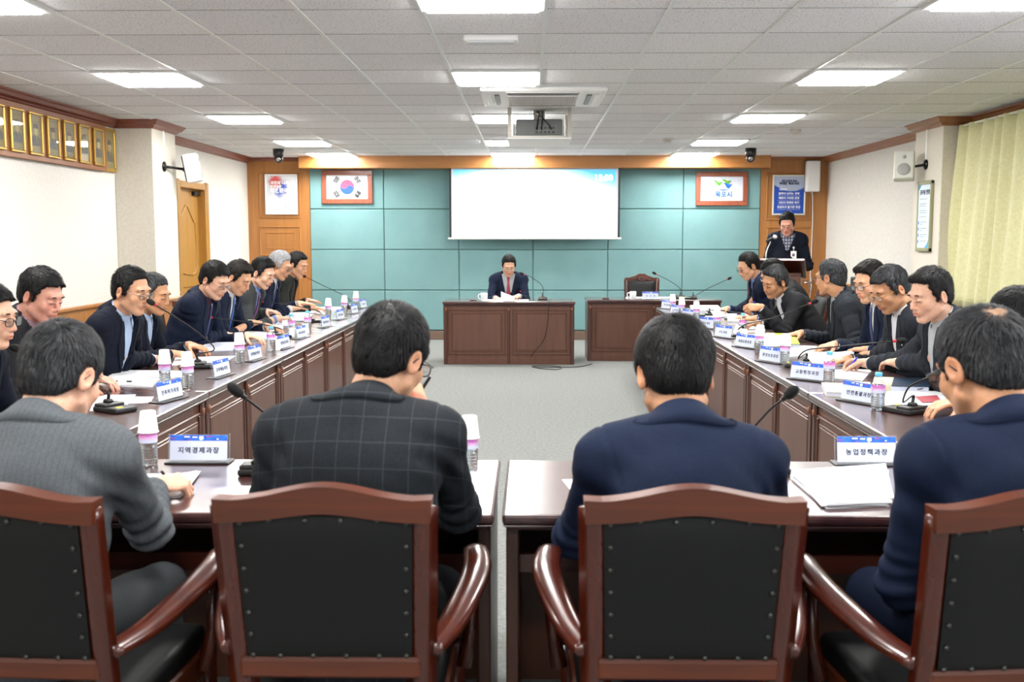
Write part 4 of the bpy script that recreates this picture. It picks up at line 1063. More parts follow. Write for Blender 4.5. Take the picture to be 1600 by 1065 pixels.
# lectern
lc = at(1200, 400, 10.95)
lt_ = empty('lectern', (at(1212, 400, 10.9).x, 10.9, 0), radians(-18), 'dark wooden lectern with a slanted top in front of the standing man', 'lectern')
MB().box((-.27, -.16, 0), (.27, .2, 1.02), .008).done('body', M_panel, lt_)
MB().box((-.31, -.24, 0), (.31, .24, .03), .006, Matrix.Translation((0, 0, 1.09)) @ Matrix.Rotation(radians(-24), 4, 'X')).done('slanted_top', M_mahogx, lt_)
m = MB().box((-.26, -.15, 1.0), (.26, .18, 1.06), .004); m.done('collar', M_mahog, lt_)
flatpaper(Vector((at(1190, 391, 10.9).x, 10.95, 1.165)), .3, .2, 'white papers on top of the lectern', n=2, h=.004)
sm = empty('stand_microphone', (at(1196, 404, 10.8).x, 10.78, 0), 0, 'silver topped hand microphone on a chrome gooseneck at the lectern', 'microphone')
A0 = at(1196, 408, 10.78); A1 = at(1198, 392, 10.78); A2 = at(1204, 378, 10.78)
sm.location = (0, 0, 0); sm.location = A0
MB().tube(spline([Vector((0, .05, -.12)), Vector((0, 0, 0)), A1 - A0, A2 - A0], 6), .007, 8).done('gooseneck', M_chrome, sm)
B0 = at(1197, 377, 10.78) - A0; B1 = at(1209, 371, 10.72) - A0; d_ = (B1 - B0).normalized()
MB().tube([B0, B1], [.010, .014], 12).done('handle', M_black, sm); MB().ball(B1 + d_ * .016, .023, seg=14).done('grille', M_silver, sm)
# appliance behind the right row
p = at(1330, 465, 9.3)
ap = empty('water_dispenser', (p.x + .06, 8.95, 0), 0, 'black appliance with a blue and white label sheet between two men of the right row', 'appliance')
zt_ = at(1330, 434, 8.8).z
MB().box((-.14, -.14, 0), (.14, .14, zt_), .012, seg=2).done('body', M_black, ap)
MB().box((-.115, -.144, zt_ - .2), (.115, -.140, zt_ - .02), .001).done('label_sheet', M_white, ap)
MB().box((-.115, -.146, zt_ - .075), (.115, -.1445, zt_ - .02), .0005).done('blue_strip', plain('label_cyan', '2ba0dc', .4), ap)
MB().box((-.05, -.146, zt_ - .11), (-.02, -.1445, zt_ - .09), .0005).box((.0, -.146, zt_ - .11), (.02, -.1445, zt_ - .09)).done('label_print', M_red, ap)
MB().lathe([(.014, 0), (.014, .002)], 14, Matrix.Translation((0, -.1445, zt_ - .14)) @ Matrix.Rotation(pi / 2, 4, 'X')).done('yellow_spot', plain('label_yellow', 'd8cc30', .5), ap)
#PEOPLE#
# ---------------------------------------------------------------- people
# bodies are smooth distance fields of posed bones and muscles, turned into one continuous skin each
f32 = np.float32
def nrm(v): v = np.asarray(v, float); return v / max(1e-9, np.linalg.norm(v))
class Field:
    def __init__(s, lo, hi, h):
        s.lo = np.array(lo, float); s.h = h; n = np.ceil((np.array(hi) - s.lo) / h).astype(int) + 1
        s.ax = [(s.lo[i] + h * np.arange(n[i])).astype(f32) for i in range(3)]; s.d = np.full(tuple(n), .5, f32)
    def put(s, fn, lo, hi, k=.01, op='+'):
        pad = k + 2.5 * s.h; sl = []
        for i in range(3):
            a = int(max(0, math.floor((lo[i] - pad - s.lo[i]) / s.h))); b = int(min(s.d.shape[i], math.ceil((hi[i] + pad - s.lo[i]) / s.h) + 1))
            if b <= a: return
            sl.append(slice(a, b))
        X = s.ax[0][sl[0]][:, None, None]; Y = s.ax[1][sl[1]][None, :, None]; Z = s.ax[2][sl[2]][None, None, :]
        e = fn(X, Y, Z).astype(f32); sl = tuple(sl); d = s.d[sl]
        if op == '-': e = -e; d = -d
        if op == '-': h = np.clip(.5 + .5 * (d - e) / k, 0, 1) if False else None
        if op == '+':
            h = np.clip(.5 + .5 * (d - e) / k, 0, 1); s.d[sl] = d + (e - d) * h - k * h * (1 - h)
        else:                       # smooth max(d, -e)
            d = -d; h = np.clip(.5 + .5 * (e - d) / k, 0, 1); s.d[sl] = d + (e - d) * h + k * h * (1 - h)
    def cone(s, a, b, ra, rb, k=.02, op='+', g=0.):
        a = np.asarray(a, float); b = np.asarray(b, float); ra += g; rb += g; ab = b - a; L2 = max(1e-9, float(ab @ ab))
        def fn(X, Y, Z):
            t = np.clip(((X - a[0]) * ab[0] + (Y - a[1]) * ab[1] + (Z - a[2]) * ab[2]) / L2, 0, 1)
            return np.sqrt((X - a[0] - ab[0] * t) ** 2 + (Y - a[1] - ab[1] * t) ** 2 + (Z - a[2] - ab[2] * t) ** 2) - (ra + (rb - ra) * t)
        r = max(ra, rb); s.put(fn, np.minimum(a, b) - r, np.maximum(a, b) + r, k, op)
    def ell(s, c, r, R=None, k=.02, op='+', g=0.):
        c = np.asarray(c, float); r = np.asarray(r, float) + g; R = np.eye(3) if R is None else R
        def fn(X, Y, Z):
            X = X - c[0]; Y = Y - c[1]; Z = Z - c[2]; k0 = 0; k1 = 0
            for i in range(3):
                q = X * R[0, i] + Y * R[1, i] + Z * R[2, i]; k0 = k0 + (q / r[i]) ** 2; k1 = k1 + (q / r[i] ** 2) ** 2
            k0 = np.sqrt(k0); k1 = np.sqrt(k1) + 1e-6; return k0 * (k0 - 1) / k1
        e = np.sqrt((R ** 2) @ (r ** 2)); s.put(fn, c - e, c + e, k, op)
    def sample(s, P):
        q = (P - s.lo) / s.h; n = np.array(s.d.shape) - 2; i = np.clip(np.floor(q).astype(int), 0, n); f = np.clip(q - i, 0, 1); v = 0
        for dx in (0, 1):
            for dy in (0, 1):
                for dz in (0, 1):
                    w_ = (f[:, 0] if dx else 1 - f[:, 0]) * (f[:, 1] if dy else 1 - f[:, 1]) * (f[:, 2] if dz else 1 - f[:, 2])
                    v = v + w_ * s.d[i[:, 0] + dx, i[:, 1] + dy, i[:, 2] + dz]
        return v
    def grad(s, P):
        g = np.stack([s.sample(P + np.eye(3)[i] * s.h) - s.sample(P - np.eye(3)[i] * s.h) for i in range(3)], 1)
        return g / np.maximum(1e-9, np.linalg.norm(g, axis=1, keepdims=True))
    def stick(s, P, off=0., n=4):
        P = np.array(P, float)
        for _ in range(n): P = P - s.grad(P) * (s.sample(P) - off)[:, None] * .9
        return P
    def mesh(s):
        d = s.d; S = d < 0; nx, ny, nz = (n - 1 for n in d.shape)
        c = S[:-1, :-1, :-1].astype(np.int8)
        tot = sum(S[dx:nx + dx, dy:ny + dy, dz:nz + dz].astype(np.int8) for dx in (0, 1) for dy in (0, 1) for dz in (0, 1))
        act = (tot > 0) & (tot < 8); I = np.argwhere(act); idx = np.full(act.shape, -1, np.int32); idx[act] = np.arange(len(I))
        acc = np.zeros((len(I), 3)); cnt = np.zeros(len(I))
        for a in range(3):
            o1, o2 = [i for i in range(3) if i != a]
            for p in (0, 1):
                for q in (0, 1):
                    off = np.zeros(3, int); off[o1] = p; off[o2] = q; e = np.zeros(3, int); e[a] = 1
                    A = I + off; B = A + e; da = d[A[:, 0], A[:, 1], A[:, 2]]; db = d[B[:, 0], B[:, 1], B[:, 2]]
                    m = (da < 0) != (db < 0); t = da[m] / (da[m] - db[m]); P = np.tile(off.astype(float), (m.sum(), 1)); P[:, a] += t
                    acc[m] += P; cnt[m] += 1
        V = s.lo + (I + acc / np.maximum(cnt, 1)[:, None]) * s.h
        Q = []
        for a in range(3):
            b, c_ = (a + 1) % 3, (a + 2) % 3; sl0 = [slice(None)] * 3; sl1 = [slice(None)] * 3; sl0[a] = slice(0, -1); sl1[a] = slice(1, None)
            A = S[tuple(sl0)]; B = S[tuple(sl1)]; E = np.argwhere(A != B); E = E[(E[:, b] > 0) & (E[:, c_] > 0) & (E[:, b] < d.shape[b] - 1) & (E[:, c_] < d.shape[c_] - 1)]
            eb = np.zeros(3, int); eb[b] = 1; ec = np.zeros(3, int); ec[c_] = 1; g = lambda X: idx[X[:, 0], X[:, 1], X[:, 2]]
            q = np.stack([g(E), g(E - eb), g(E - eb - ec), g(E - ec)], 1); ins = A[E[:, 0], E[:, 1], E[:, 2]]; q[~ins] = q[~ins][:, ::-1]; Q.append(q)
        return V, np.concatenate(Q)
def np_mesh(name, V, Q, mats, parent=None, M=None, attrs=None, mi=None, smooth=True):
    me = bpy.data.meshes.new(name); n = len(V); k = Q.shape[1]
    if M is not None: V = V @ np.array(M)[:3, :3].T + np.array(M)[:3, 3]
    me.vertices.add(n); me.vertices.foreach_set('co', V.astype(f32).ravel())
    me.loops.add(Q.size); me.loops.foreach_set('vertex_index', Q.astype(np.int32).ravel())
    me.polygons.add(len(Q)); me.polygons.foreach_set('loop_start', np.arange(0, Q.size, k, dtype=np.int32)); me.polygons.foreach_set('loop_total', np.full(len(Q), k, np.int32))
    me.polygons.foreach_set('use_smooth', np.full(len(Q), smooth))
    for m in (mats if isinstance(mats, list) else [mats]): me.materials.append(m)
    if mi is not None: me.polygons.foreach_set('material_index', mi.astype(np.int32))
    for an, av in (attrs or {}).items():
        a = me.attributes.new(an, 'FLOAT', 'POINT'); a.data.foreach_set('value', av.astype(f32))
    me.update(calc_edges=True); me.validate()
    o = bpy.data.objects.new(name, me); COL.objects.link(o)
    if parent is not None: o.parent = parent
    return o
def wnoise(P, seed, freq, n=10):
    rs = np.random.RandomState(seed); out = 0
    for _ in range(n):
        k = rs.randn(3); k = k / np.linalg.norm(k) * freq * rs.uniform(.5, 1.6); out = out + np.sin(P @ k + rs.uniform(0, 6.28) + .8 * np.sin(P @ (k[[1, 2, 0]] * .7)))
    return out / sqrt(n)

def skin_mat(name, c):
    n = N(name); v = n.coord((1, 1, 1)); a = n.noise(v, 70, 4, .6)
    at_ = n.n('ShaderNodeAttribute', attribute_name='lip'); at2 = n.n('ShaderNodeAttribute', attribute_name='flush')
    C = np.array(srgb(c)[:3]); lo = tuple(C * .88); hi = tuple(np.minimum(1, C * 1.07))
    col = n.ramp(a.outputs[0], [(.3, lo), (.7, hi)]); col = n.mix(at2.outputs['Fac'], col, tuple(C * np.array((1.05, .70, .64)))); col = n.mix(at_.outputs['Fac'], col, tuple(C * np.array((.82, .52, .50))))
    n.set(color=col, rough=.48, spec=.4, sss=.12); n.b.inputs['Subsurface Radius'].default_value = (.01, .004, .002); n.bump(a.outputs[0], .12, .003); return n.m
SKIN = {k: skin_mat('skin_' + k, c) for k, c in dict(light='d3a58b', mid='c99878', tan='b98764', pink='cf9682').items()}
def hair_mat(name, c, g, rough=.38):
    n = N(name); v = n.coord((1, 1, 1)); a = n.noise(n.coord((1, 1, 1)), 180, 2, .6); at_ = n.n('ShaderNodeAttribute', attribute_name='grey')
    f = n.math('MULTIPLY', at_.outputs['Fac'], 1.); col = n.mix(f, c, g); a3 = n.n('ShaderNodeAttribute', attribute_name='bald'); col = n.mix(n.math('MULTIPLY', a3.outputs['Fac'], .75), col, 'a98468')
    n.set(color=col, rough=rough, spec=.22); n.bump(a.outputs[0], .35, .003); return n.m
HAIR = dict(black=hair_mat('hair_black', '070708', '262526', .58), brown=hair_mat('hair_dark_brown', '0f0b09', '33281f', .58), salt=hair_mat('hair_greying', '0d0d0f', '5c5e62', .6), silver=hair_mat('hair_silver', '5d6064', 'b9bbbd', .45))
def cloth(name, c1, c2=None, pat=None, rough=.8, scale=1.):
    n = N(name); dk_ = lambda c: tuple(v * (.74 if name.startswith(('suit', 'trous')) else .72) for v in srgb(c)[:3]); c1 = dk_(c1); c2 = dk_(c2) if c2 else c1; pat = tuple(dk_(p) if isinstance(p, str) and i else p for i, p in enumerate(pat)) if pat else None; v = n.coord((1, 1, 1)); a = n.noise(v, 260, 2, .7); b = n.noise(v, 9, 3); c2 = c2 or c1
    col = n.ramp(a.outputs[0], [(.3, c1), (.7, c2)])
    if pat:
        x, y, z = n.xyz(v)
        if pat[0] == 'plaid':
            def line(co, per, wd, off=0.): return n.math('LESS_THAN', n.math('FRACT', n.math('ADD', n.math('DIVIDE', co, per), off)), wd)
            uu = n.math('ADD', x, n.math('MULTIPLY', a.outputs[0], .003)); zz = n.math('ADD', n.math('ADD', z, n.math('MULTIPLY', y, .35)), n.math('MULTIPLY', b.outputs[0], .01))
            f = n.math('MAXIMUM', line(uu, pat[1], pat[3], .5), line(zz, pat[2], pat[3])); col = n.mix(n.math('MULTIPLY', f, pat[5]), col, pat[4])
        if pat[0] == 'stripe':
            f = n.math('FRACT', n.math('DIVIDE', n.math('ADD', x, n.math('MULTIPLY', b.outputs[0], .008)), pat[1])); f = n.math('LESS_THAN', f, pat[2]); col = n.mix(n.math('MULTIPLY', f, pat[4]), col, pat[3])
        if pat[0] == 'check':
            ch = n.n('ShaderNodeTexChecker'); n.l(v, ch.inputs[0]); ch.inputs['Scale'].default_value = pat[1]; ch.inputs[1].default_value = srgb(c1); ch.inputs[2].default_value = srgb(pat[2]); col = ch.outputs[0]
    n.set(color=col, rough=rough, spec=.15)
    s1 = n.math('ADD', n.math('MULTIPLY', a.outputs[0], .12), b.outputs[0]); n.bump(s1, .35, .012); return n.m
CL = dict(
    navy=cloth('suit_navy', '121a2e', '1a243c'), navy2=cloth('suit_dark_navy', '0d121f', '141a2a'), blue=cloth('suit_blue_navy', '141e36', '1b2740'),
    charcoal=cloth('suit_charcoal', '1b1c20', '25262a'), grey=cloth('suit_grey', '3b3e40', '474b4c'), slate=cloth('suit_slate', '24282f', '31353d'),
    midgrey=cloth('suit_pinstripe_grey', '54595e', '686d72', ('stripe', .013, .22, '3c3a40', .22)), plaid=cloth('suit_windowpane', '1c2025', '272b30', ('plaid', .052, .062, .045, '565f66', .30)),
    green=cloth('suit_dark_olive', '20221f', '2b2c28'), plum=cloth('shirt_plum', '3a2a3a', '4a3648'), white=cloth('shirt_white', 'dfe3ea', 'e9ecf0', rough=.7), sky=cloth('shirt_pale_blue', 'a9bfe0', 'b9cce8', rough=.7),
    grayshirt=cloth('shirt_pale_grey', 'b6bac0', 'c4c8cc', rough=.7), pinkshirt=cloth('shirt_red_stripe', 'b8a8b4', 'c8b4bc', ('stripe', .006, .5, '8a2a44', .7)), blueshirt=cloth('shirt_blue', '6f86b8', '8098c4'),
    darkshirt=cloth('shirt_dark', '2a2624', '37322f'), checkshirt=cloth('shirt_houndstooth', '22262a', None, ('check', 90, 'c8cccc')), plaidshirt=cloth('shirt_plaid', 'c4c6ce', 'd8dae0', ('plaid', .03, .03, .5, '23304e', .85)),
    trousers=cloth('trousers_black', '101216', '181a1e'), trousern=cloth('trousers_navy', '101828', '16203a'), trouserg=cloth('trousers_grey', '34373a', '404346'), vest=cloth('grey_knit', '5c6468', '6c7478'))
TIE = dict(red=plain('tie_red', '8c2036', .5), blue=plain('tie_blue', '24508e', .5), navy=plain('tie_navy', '1c2c58', .5), plum=plain('tie_plum', '5a2858', .5))
M_shoe = plain('shoe_leather', '0e0d0d', .3); M_lash = plain('lash_line', '140d0b', .7); M_mouth = plain('mouth_line', '6a3630', .6)

def rotz(a): return np.array([[cos(a), -sin(a), 0], [sin(a), cos(a), 0], [0, 0, 1]])
def rotx(a): return np.array([[1, 0, 0], [0, cos(a), -sin(a)], [0, sin(a), cos(a)]])
def roty(a): return np.array([[cos(a), 0, sin(a)], [0, 1, 0], [-sin(a), 0, cos(a)]])
def axisrot(ax, a):
    return np.array(Matrix.Rotation(a, 3, Vector(ax)))

def hand_chains(W, h, n, sd, curl, S):
    """wrist, direction to the knuckles, palm normal, thumb side -> bones"""
    out = []; ax = np.cross(h, n)                      # bend from h toward n
    L = ((.043, .026, .021), (.047, .030, .022), (.043, .028, .021), (.034, .021, .019)); offs = (.032, .011, -.010, -.030); base = (.086, .090, .086, .078)
    for i in range(4):
        p = W + (h * base[i] + sd * offs[i]) * S; a = 0; r = (.0088, .0078, .0068) if i < 3 else (.0077, .0068, .006)
        d0 = nrm(h + sd * offs[i] * 2.6 * .5); B = [p]
        for j in range(3):
            a += radians(curl[i][j]); d = d0 * cos(a) + n * sin(a); p = p + d * L[i][j] * S; B.append(p)
        out.append((B, [.0098] + list(r)))
    th = curl[4]; p = W + (h * .022 + sd * .026) * S; B = [p]; base_d = nrm(sd * th[0] + h * (1 - th[0] * .5) + n * th[1])
    d = base_d
    for j, l in enumerate((.044, .032, .026)): p = p + d * l * S; B.append(p); d = nrm(d + h * .25 + n * th[2] - sd * th[3])
    out.append((B, [.0135, .0115, .0100, .0088]))
    return out
REST = [(12, 26, 18), (14, 28, 20), (16, 30, 20), (20, 30, 20), (.7, .35, .1, .15)]
FLAT = [(4, 12, 8), (4, 12, 8), (5, 12, 8), (8, 14, 8), (.9, .2, .05, .1)]
HOLD = [(42, 48, 28), (52, 58, 35), (60, 68, 40), (64, 70, 40), (.45, .75, .25, .25)]

def make_person(key, label, head, yaw, pitch, roll=0, body=0, lean=.22, S=.99, hands=(None, None), skin='mid', hair='black', jacket='navy', shirt='white', tie=None, glasses=None, h=.006, jh=.0075,
                style={}, standing=False, strands=2600, V=.0, trous='trousers', curls=(REST, REST), side=0., pole=(0, 0), hipz=None, shoulder=.99, hdir=(None, None), polev=(None, None), cuff=True, seed=1, grey=.08, bald=0., shrug=0., palm=(0, 0)):
    """head: world point between the ears; yaw: heading of the face, body: heading of the body (0 looks down the room, 90 to the left)"""
    rs = np.random.RandomState(seed); psi = radians(body)
    Hw = np.array(head, float); fw = rotz(psi) @ np.array([0, 1, 0]); rt = rotz(psi) @ np.array([1, 0, 0])
    root = Hw - fw * (lean + .03) - rt * side; root[2] = 0
    loc = lambda p: rotz(-psi) @ (np.asarray(p, float) - root)
    H = loc(Hw); Rh = rotz(radians(yaw) - psi) @ roty(radians(roll)) @ rotx(-radians(pitch))
    J = H + Rh @ np.array([0, -.028, -.072]) * S
    Nk = J + np.array([-H[0] * .6, -.043 * S, -.060 * S]) ; hz = hipz or (.93 if standing else .55)
    Hp = np.array([0, 0, hz]); u = nrm(Nk - Hp); Ltor = np.linalg.norm(Nk - Hp)
    r = nrm(np.cross(np.array([0, 1, 0]), u)); f = np.cross(u, r); RT = np.stack([r, f, u], 1)
    ks = Ltor / .49
    Sh = [Nk - u * (.060 - shrug) * S + r * s_ * .172 * S * shoulder + f * .012 for s_ in (-1, 1)]
    # arms : s_ = -1 left, +1 right
    arms = []
    for i, s_ in enumerate((-1, 1)):
        tgt = hands[i]
        if tgt is None: tgt_l = (np.array([s_ * .13, lean + .24, .76]) if not standing else Sh[i] + np.array([s_ * .05, .10, -.55])); hd = nrm([-s_ * .35, 1, -.1]) if not standing else nrm([0, .2, -1])
        else: tgt_l = loc(tgt); hd = nrm((tgt_l - Sh[i]) * [1, 1, .0] + np.array([-s_ * .14, .05, -.0]))
        if hdir[i] is not None: hd = nrm(hdir[i])
        W = tgt_l - hd * .055 * S; a, b = .285 * S, .25 * S; D = W - Sh[i]; L = np.linalg.norm(D)
        if L > (a + b) * .985: D *= (a + b) * .985 / L; L = (a + b) * .985; W = Sh[i] + D
        pl = nrm(np.array([s_ * (.35 + pole[i]), -.30, -.80]) if polev[i] is None else np.array(polev[i], float)); dn = D / L; pl = nrm(pl - dn * (pl @ dn)); x = (a * a - b * b + L * L) / (2 * L); y = sqrt(max(0, a * a - x * x))
        El = Sh[i] + dn * x + pl * y; nn = np.array([0, 0, -1.]) if not standing else np.array([-s_, 0, 0.])
        nn = nrm(nn + np.array([-s_ * palm[i], 0, 0])); nn = nrm(nn - hd * (nn @ hd)); sd = np.cross(hd, nn) * 1.0
        if sd @ np.array([-s_, 0, 0]) < 0: sd = -sd
        arms.append((Sh[i], El, W, hd, nn, sd))
    # ---------------- skin
    pts = np.array([H + [.16, .16, .2], H - [.16, .16, .2], Hp, Sh[0], Sh[1]] + [a_[1] for a_ in arms] + [a_[2] + a_[3] * .2 for a_ in arms]); lo = pts.min(0) - .08; hi = pts.max(0) + .08
    F = Field(lo, hi, h); hc = lambda p: H + Rh @ (np.asarray(p, float) * S)
    w1 = style.get('w', 1.); E = lambda c, rr, k=.012, op='+', R2=None: F.ell(hc(c), np.array(rr) * S, Rh if R2 is None else Rh @ R2, k * S, op)
    C = lambda a, b, ra, rb, k=.012, op='+': F.cone(hc(a), hc(b), ra * S, rb * S, k * S, op)
    E((0, -.012, .036), (.074 * w1, .093, .082)); E((0, .030, -.030), (.061 * w1, .058, .080), .03)
    for s_ in (-1, 1):
        C((s_ * .052 * w1, .004, -.058), (s_ * .016, .062, -.098), .020, .017, .02); E((s_ * .036 * w1, .060, -.026), (.026, .022, .024), .018)
    E((0, .066, -.097), (.022, .018, .016), .014)
    C((-.034, .080, .026), (.034, .080, .026), .014, .014, .014)
    for s_ in (-1, 1): E((s_ * .031, .098, .002), (.019, .013, .012), .012, '-')
    for s_ in (-1, 1): E((s_ * .031, .0775, -.001), (.0155, .0135, .0125), .004)
    C((0, .084, .014), (0, .103, -.028), .0085, .0115, .008); E((0, .104, -.032), (.0115, .0105, .0095), .006)
    for s_ in (-1, 1): E((s_ * .0115, .097, -.036), (.0078, .009, .007), .005)
    E((0, .082, -.056), (.026, .016, .020), .012); E((0, .0945, -.0565), (.021, .0075, .0055), .004); E((0, .0935, -.0675), (.018, .0080, .0062), .004); E((0, .1015, -.0618), (.020, .006, .0016), .003, '-')
    for s_ in (-1, 1):
        Re = rotz(s_ * radians(-18)) @ rotx(radians(-10)); E((s_ * .078 * w1, -.012, -.006), (.0075, .020, .033), .006, '+', Re); E((s_ * .083 * w1, -.010, -.002), (.005, .011, .018), .005, '-', Re)
    F.cone(hc((0, -.012, -.05)), J, .049 * S, .051 * S, .02); F.cone(J, Nk, .051 * S, .054 * S, .02)
    F.cone(Nk - u * .06, Hp + u * .05, .045, .05, .03); F.cone(Sh[0], Sh[1], .034, .034, .02)
    fing = []
    for i, (A, El, W, hd, nn, sd) in enumerate(arms):
        F.cone(A, El, .042, .036, .03); F.cone(El, W, .036, .026, .02)
        F.cone(W, W + hd * .03 * S, .024, .024, .012)
        Rm = np.stack([sd, hd, nn], 1); F.ell(W + hd * .055 * S, np.array([.040, .048, .0165]) * S, Rm, .012)
        if curls[i]:
            for B, rr in hand_chains(W, hd, nn, sd, curls[i], S):
                fing.append(B)
                for j in range(len(B) - 1): F.cone(B[j], B[j + 1], rr[j] * S, rr[j + 1] * S, .0035 if j else .008)
    Vv, Q = F.mesh()
    Rl = (Vv - H) @ Rh / S; lip = np.exp(-((Rl[:, 2] + .062) / .0085) ** 4 - (Rl[:, 0] / .021) ** 4) * (Rl[:, 1] > .085)
    flush = .45 * np.exp(-((np.abs(Rl[:, 0]) - .078) / .012) ** 2 - ((Rl[:, 2] + .01) / .04) ** 2 - ((Rl[:, 1] + .01) / .03) ** 2) + .35 * np.exp(-(Rl[:, 0] / .018) ** 2 - ((Rl[:, 2] + .03) / .018) ** 2 - ((Rl[:, 1] - .105) / .02) ** 2) + .22 * np.exp(-((np.abs(Rl[:, 0]) - .04) / .02) ** 2 - ((Rl[:, 2] + .025) / .02) ** 2) * (Rl[:, 1] > .04)
    tips = [B[-1] for B in fing]
    for tp in tips: flush = flush + .4 * np.exp(-(((Vv - tp) ** 2).sum(1)) / .012 ** 2)
    me = np_mesh('person', Vv, Q, SKIN[skin], None, None, {'lip': lip, 'flush': np.clip(flush, 0, 1)})
    me.location = root; me.rotation_euler = (0, 0, psi); tag(me, label, 'person')
    P = me
    na = nrm(J - Nk); fn = np.cross(na, r)
    # ---------------- jacket
    def torso(F, g, arms_=True, k=.05):
        F.ell(Nk - u * .19 * ks + f * .012, (.158 * shoulder, .106, .19 * ks), RT, k, g=g); F.ell(Nk - u * .125 - f * .035, (.150 * shoulder, .075, .12), RT, k, g=g)
        F.cone(Sh[0] + r * .012, Sh[1] - r * .012, .052, .052, k, g=g)
        for i in (0, 1): F.cone(Nk - u * .015 - f * .012, Sh[i] * .75 + Nk * .25 + u * .008, .050, .048, k, g=g)
        F.ell(Hp * .62 + Nk * .38 + f * .02, (.150, .118 + V * .03, .17 * ks), RT, k, g=g); F.ell(Hp + (0, .01, -.02 if not standing else -.06), (.170, .125, .12), None, k, g=g)
    pts = np.array([Hp - [.2, .2, .12], Hp + [.2, .2, .1], Nk + [0, 0, .06], Sh[0] - [.02, 0, 0], Sh[1]] + [a_[1] for a_ in arms] + [a_[2] for a_ in arms]); lo = pts.min(0) - .11; hi = pts.max(0) + .11
    F2 = Field(lo, hi, jh); torso(F2, .014)
    for i, s_ in ((0, -1), (1, 1)): F2.cone(Nk * .45 + Sh[i] * .55 + u * .016, Sh[i] + r * s_ * .010 + u * .010, .041, .045, .035)
    for i, (A, El, W, hd, nn, sd) in enumerate(arms):
        We = W - nrm(W - El) * .028; F2.cone(A, El, .054, .049, .04); F2.cone(El, We, .051, .038, .02); F2.ell(El, (.053, .053, .053), None, .02)
    # front opening with lapels
    vlen = style.get('v', .30)
    def frame(X, Y, Z):
        X = X - Nk[0]; Y = Y - Nk[1]; Z = Z - Nk[2]
        return X * r[0] + Y * r[1] + Z * r[2], X * f[0] + Y * f[1] + Z * f[2], -(X * u[0] + Y * u[1] + Z * u[2])
    def cut(X, Y, Z):
        a, b, c = frame(X, Y, Z); wv = .078 * np.clip(1 - c / vlen, 0, 1.2) ** .9
        return np.maximum(np.maximum(np.abs(a) - wv, -b + .01), np.maximum(c - vlen, -c - .10))
    g_lo = lo; g_hi = hi
    def lapel(X, Y, Z):
        a, b, c = frame(X, Y, Z); wv = .078 * np.clip(1 - c / vlen, 0, 1.2) ** .9; lw = np.where(c < .115, .052 + .1 * np.clip(c, 0, .2), .060 * np.clip((vlen + .03 - c) / .19, 0, 1))
        return ((np.abs(a) < wv + lw) & (b > .0) & (c > -.03) & (c < vlen + .03))
    X = F2.ax[0][:, None, None]; Y = F2.ax[1][None, :, None]; Z = F2.ax[2][None, None, :]
    F2.d = np.maximum(F2.d, -cut(X, Y, Z).astype(f32))
    # neck hole
    def hole(X, Y, Z):
        a, b, c = frame(X, Y, Z); return np.sqrt(a * a + (b - .005) ** 2) - .055 * S + np.maximum(0, c + .01) * 3
    F2.d = np.maximum(F2.d, -hole(X, Y, Z).astype(f32))
    Vj, Qj = F2.mesh()
    Nn = F2.grad(Vj); dsp = .0022 * wnoise(Vj, seed, 26)
    for (A, El, W, hd, nn, sd) in arms:
        de = np.linalg.norm(Vj - El, axis=1); fa = nrm(El - A); along = (Vj - El) @ fa
        dsp += .0072 * np.sin(along * 150 + 2.2 * wnoise(Vj, seed + 3, 22, 5)) * np.exp(-(de / .085) ** 2)
        dw = np.linalg.norm(Vj - (W * .65 + El * .35), axis=1); fb = nrm(W - El); dsp += .0046 * np.sin(((Vj - W) @ fb) * 120 + 2 * wnoise(Vj, seed + 5, 26, 5)) * np.exp(-(dw / .1) ** 2)
        ds = np.linalg.norm(Vj - (A - u * .07), axis=1); dsp += .0055 * np.sin(((Vj - A) @ nrm(r * .6 + u * .8)) * 105 + 2.0 * wnoise(Vj, seed + 7, 18, 5)) * np.exp(-(ds / .085) ** 2)
    db = np.linalg.norm((Vj - (Hp + u * .16)) * [1, 1, 1.2], axis=1); dsp += .004 * np.sin(((Vj - Hp) @ nrm(u + .25 * r)) * 80 + 2 * wnoise(Vj, seed + 9, 14, 5)) * np.exp(-(db / .16) ** 2)
    # shoulder seams and centre back seam
    for i, (A, El, W, hd, nn, sd) in enumerate(arms):
        s_ = (-1, 1)[i]; q = (Vj - A) @ nrm(r * s_ - u * .25) + .012; near = np.linalg.norm(Vj - A, axis=1) < .12; dsp -= .0035 * np.exp(-(q / .006) ** 2) * near
    loca = (Vj - Nk) @ r; bk = ((Vj - Nk) @ f) < -.02; dsp -= .0016 * np.exp(-(loca / .005) ** 2) * bk
    Vj = Vj + Nn * dsp[:, None]
    jk = np_mesh('jacket', Vj, Qj, CL[jacket], P)
    wv_ = lambda c: .078 * max(0, min(1.2, 1 - c / vlen)) ** .9
    for s_ in (-1, 1):
        m = MB(); nv = 18; nu = 5; PP = []; OO = []
        for j in range(nv + 1):
            c = -.012 + (vlen + .03) * j / nv; lw = (.034 + .30 * max(0, c)) if c < .125 else .078 * max(0, (vlen + .02 - c) / (vlen - .1)) ** .75
            for i in range(nu + 1): uu = i / nu; a = wv_(c) - .003 + (lw + .004) * uu; PP.append(Nk + r * s_ * a - u * (c - .012 * uu) + f * (.09 + .04 * min(1, max(0, c) / .1))); OO.append(-.006 if i in (0, nu) or j == nv else .0078)
        PP = F2.stick(np.array(PP), .0, 5); PP = PP + F2.grad(PP) * np.array(OO)[:, None]
        g_ = [[m.b.verts.new(PP[j * (nu + 1) + i]) for i in range(nu + 1)] for j in range(nv + 1)]
        for j in range(nv):
            for i in range(nu): m.b.faces.new((g_[j][i], g_[j][i + 1], g_[j + 1][i + 1], g_[j + 1][i]))
